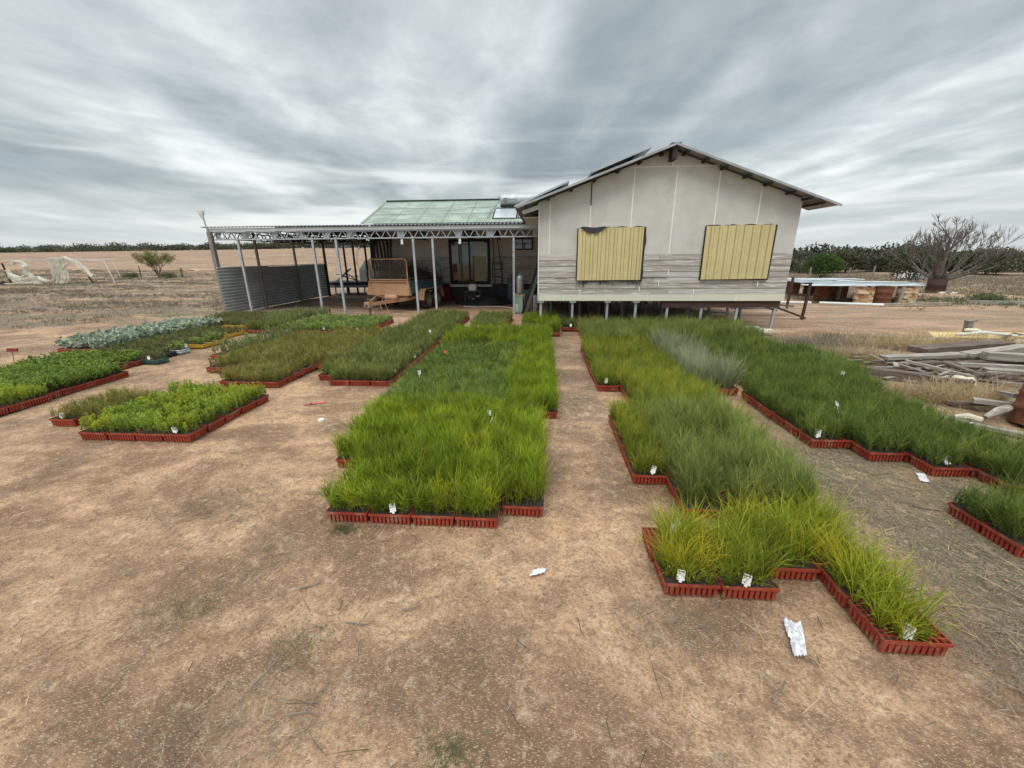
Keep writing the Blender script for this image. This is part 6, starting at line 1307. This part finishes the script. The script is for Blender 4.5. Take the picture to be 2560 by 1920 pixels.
# ------------------------------------------------------------------ torn netting frame on the left
def netting():
    Y = 29.5; g = hgt(-37, Y); 
    def X(px): return -41.9 + (px - 150) * .00465
    def Zz(py): return (815 - py) * .00405
    t = empty('netting_frame', (X(150), Y, g)); tag(t, 'long low pipe frame carrying torn netting in the left paddock', 'frame')
    def L(px, py, dy=0): return Vector((X(px) - X(150), dy, Zz(py)))
    k = MB(); k.bar(L(150, 435), L(182, 815), .10, .08); k.build('end_post', m_dark, t)
    k = MB(); k.bar(L(1590, 525), L(1690, 815), .07, .08); k.build('prop_post', m_dark, t)
    k = MB(); k.tube([L(2000, 405), L(2085, 820)], .028, 6); k.tube([L(1965, 405, .8), L(2020, 700, .8)], .016, 6); k.build('leg', m_pipe, t)
    k = MB(); k.tube([L(150, 382), L(1400, 378), L(2000, 405)], .018, 6); k.tube([L(650, 362, 1.2), L(1940, 378, 1.2)], .020, 6); k.build('top_pipe', m_pipe, t)
    for i, (a, b, c, lb) in enumerate((((150, 880), (310, 885), .20, 'black tyre end lying at the foot of the netting frame'),)):
        q = MB(); q.tube([Vector((0, 0, 0)), Vector((.8, .1, 0))], .13, 12); o = q.build('black_roll', m_black); o.location = (X(150), Y - 1.0, g + .11); tag(o, 'black plastic roll at the left foot of the netting frame', 'roll')
    n_ = empty('torn_netting', (X(150), Y - .05, g)); tag(n_, 'ragged cream netting sagging from the low pipe frame', 'netting')
    rs = random.Random(6); k = MB()
    def ribbon(pa, wa, cnt, rr=.012, jit=.05):
        """many loose strands following a path of (px,py) with half widths"""
        for s_ in range(int(cnt * .9)):
            off = rs.uniform(-1, 1); pts = []; ph = rs.uniform(0, 9)
            for i, (p, w_) in enumerate(zip(pa, wa)):
                a = Vector(L(*p)); nx = pa[min(i + 1, len(pa) - 1)]; pv_ = pa[max(i - 1, 0)]; d = Vector((nx[0] - pv_[0], -(nx[1] - pv_[1]))); d = d.normalized() if d.length else Vector((1, 0))
                nrm = Vector((-d.y, 0, d.x)); pts.append(a + nrm * (off * w_) + Vector((rs.uniform(-jit, jit) * .5, rs.uniform(-.15, .15), rs.uniform(-jit, jit) * .5)))
            fine = []
            for i in range(len(pts) - 1):
                for u in (0, .5): fine.append(pts[i].lerp(pts[i + 1], u) + Vector((0, 0, 0)))
            fine.append(pts[-1]); 
            for i in range(len(fine) - 1): k.bar(fine[i], fine[i + 1], rr * rs.uniform(.6, 1.6), rr)
    ribbon([(205, 560), (240, 640), (330, 700), (440, 760), (520, 740), (620, 710), (720, 700), (800, 740), (900, 770), (1000, 765), (1060, 700), (1075, 560)], [.04, .08, .16, .16, .14, .12, .10, .08, .06, .08, .12, .15], 60)
    ribbon([(215, 560), (235, 700), (300, 760), (420, 800), (560, 800), (700, 840), (860, 850), (1000, 850), (1100, 850)], [.03, .15, .2, .15, .15, .12, .05, .06, .05], 40)
    ribbon([(350, 440), (420, 410), (520, 430), (580, 500), (560, 600), (620, 700), (680, 800), (760, 850)], [.1, .12, .18, .16, .12, .18, .2, .1], 50)
    ribbon([(530, 570), (500, 650), (440, 690), (380, 680)], [.03, .06, .05, .02], 14)
    for x0 in (1060, 1120, 1190, 1240): ribbon([(x0, 390), (x0 + 10, 500), (x0 + rs.uniform(-10, 30), 620), (x0 + rs.uniform(-20, 40), 720), (x0 + rs.uniform(-30, 30), rs.uniform(780, 845))], [.22, .20, .16, .16, .10], 28, jit=.12)
    ribbon([(1000, 395), (1100, 360), (1230, 370), (1320, 335), (1400, 370), (1480, 410), (1540, 460), (1590, 520), (1650, 590), (1700, 660), (1740, 690), (1765, 650)], [.05, .08, .1, .06, .05, .12, .16, .12, .08, .08, .03, .01], 44)
    ribbon([(1400, 430), (1330, 470), (1260, 520), (1200, 600)], [.02, .02, .04, .06], 16)
    k.build('strands', m_netting, n_)
    k = MB(); k.bar((0, 0, 0), (2.2, .3, .1), .12, .03); o = k.build('pale_board', m_strip); o.location = (X(300), Y - .9, g + .05); tag(o, 'pale board on the ground below the netting', 'board')
netting()
# ------------------------------------------------------------------ right hand fence and gate
def fence():
    k = MB(); o = empty('wire_gate', (20.6, 16.6, 0)); tag(o, 'dark steel wire gate leaning at the right edge of the picture', 'gate')
    k.tube([(0, 0, 0), (.15, 0, .9), (.3, 0, 1.0), (1.8, -.6, 1.0)], .03, 6); k.tube([(.05, 0, .3), (1.8, -.6, .25)], .02, 6); k.tube([(1.8, -.6, 0), (1.8, -.6, 1.05)], .03, 6); k.build('gate_frame', m_dark, o)
    k = MB()
    for i in range(14): a = i / 14; k.bar((.1 + 1.7 * a, -.6 * a, .28), (.1 + 1.7 * a, -.6 * a, 1.0), .006)
    for i in range(7): k.bar((.1, 0, .35 + i * .1), (1.8, -.6, .35 + i * .1), .006)
    k.build('wire_mesh', m_mesh, o)
    for i, (x, y, h_, lb) in enumerate(((31.5, 42, 1.2, 'grey fence post behind the barrel bench, between green bush and pale sheets'), (34.5, 43, 1.5, 'tall grey post at the left end of the pale sheets'), (37.2, 43.5, 1.5, 'tall grey post behind the pale sheets'), (27.9, 40, 1.0, 'short post just right of the green bush'), (33, 23.5, 1.2, 'post beyond the wire gate at the right edge'), (20.2, 33, 1.0, 'rusty topped post left of the green bush'))):
        k = MB(); k.bar((0, 0, -.1), (.05, 0, h_), .09, .09); q = k.build('fence_post', m_postw); q.location = (x, y, hgt(x, y)); tag(q, lb, 'post', 'fence posts on the right')
    o = empty('sheet_pen', (36.3, 43.2, hgt(36.3, 43.2))); tag(o, 'low pen wall of pale corrugated sheets behind the bare tree', 'pen wall')
    k = MB(); k.corr((-1.9, 0, 0), (0, 0, 1), .8, (1, 0, 0), 1.6, .1, .02); k.build('painted_sheet', m_strip, o); k = MB(); k.corr((-.3, 0.05, 0), (0, 0, 1), .7, (1, 0, 0), 2.9, .1, .02); k.build('steel_sheet', m_galv, o)
fence()

# long dead stems and splinters
straw('dead_stems', 130, (-3.2, 1.6, .8, 2.6), (.08, .24), .0032, F['dry'], 'long pale dead stems lying on the near dirt', bendy=.25, dens=lambda x, y: cl2(x, y, 1.1, 6), lift=6)
straw('dark_stems', 220, (-3.4, 2.4, .8, 3.6), (.05, .22), .0045, F['brush'], 'dark dead stems lying on the near dirt', bendy=.25, lift=5)
straw('alley_stems', 120, (2.0, 4.4, .7, 3.6), (.15, .42), .0050, F['dry'], 'long bleached stems across the right hand alley', bendy=.3, dens=lambda x, y: alley(x, y), lift=8)
k = MB(); q = random.Random(12)
for i in range(170):
    x = q.uniform(5.1, 8.6); y = q.uniform(5.7, 7.3) - (x - 6.8) * .0; L = q.uniform(.08, .45); a = q.uniform(-.6, .6) + (1.57 if q.random() < .2 else 0); z = q.uniform(.02, .14)
    k.bar((x, y, z), (x + math.cos(a) * L, y + math.sin(a) * L, z + q.uniform(-.02, .04)), q.uniform(.015, .06), q.uniform(.008, .02), 1 if q.random() < .45 else 0)
o = k.build('wood_splinters', (m_bleach, m_oldwood)); tag(o, 'splinters and broken slats strewn through the timber pile', 'debris', kind='stuff')

# soil crumbs, fallen needles and straw gathered along the tray edges
EX = []
for (u0, u1, v0, v1, *_r) in BEDS:
    if v0 > 6 or u1 < -6: continue
    for _ in range(int(90 * ((u1 - u0) * 2 + (v1 - v0) * 2))):
        e = rg.random() * ((u1 - u0) * 2 + (v1 - v0) * 2); off = abs(rg.gauss(0, .035)) + .004
        if e < (u1 - u0): p = (u0 + e, v0 - off)
        elif e < 2 * (u1 - u0): p = (u0 + e - (u1 - u0), v1 + off)
        elif e < 2 * (u1 - u0) + (v1 - v0): p = (u0 - off, v0 + e - 2 * (u1 - u0))
        else: p = (u1 + off, v0 + e - 2 * (u1 - u0) - (v1 - v0))
        if not any(a - .002 < p[0] < b + .002 and c - .002 < p[1] < d + .002 for (a, b, c, d, *_q) in BEDS): EX.append(p)
EX = np.array(EX); n = len(EX); h_ = n // 2
for nm, sl_, m_, Lr, w_, lb in (('edge_straw', slice(0, None, 2), F['drygrey'], (.015, .06), .0030, 'dead needles and straw gathered along the tray edges'), ('edge_soil', slice(1, None, 2), m_soil, (.004, .012), .0075, 'dark soil crumbs spilled along the tray edges')):
    P = EX[sl_]; k_ = len(P); P = np.concatenate([P, np.full((k_, 1), .003)], 1)
    V, q, t, ti = blades(P, rand_dir(k_, 70, 90), rng.uniform(*Lr, k_), np.full(k_, w_), rng.normal(0, .3, (k_, 3)), rng.uniform(0, .6, k_), rng.uniform(.2, .9, k_), 2)
    V[:, 2] = np.clip(V[:, 2], .001, .02); o = put(nm, np_mesh(nm, V, q, t, ti, [m_])); tag(o, lb, 'debris', kind='stuff')
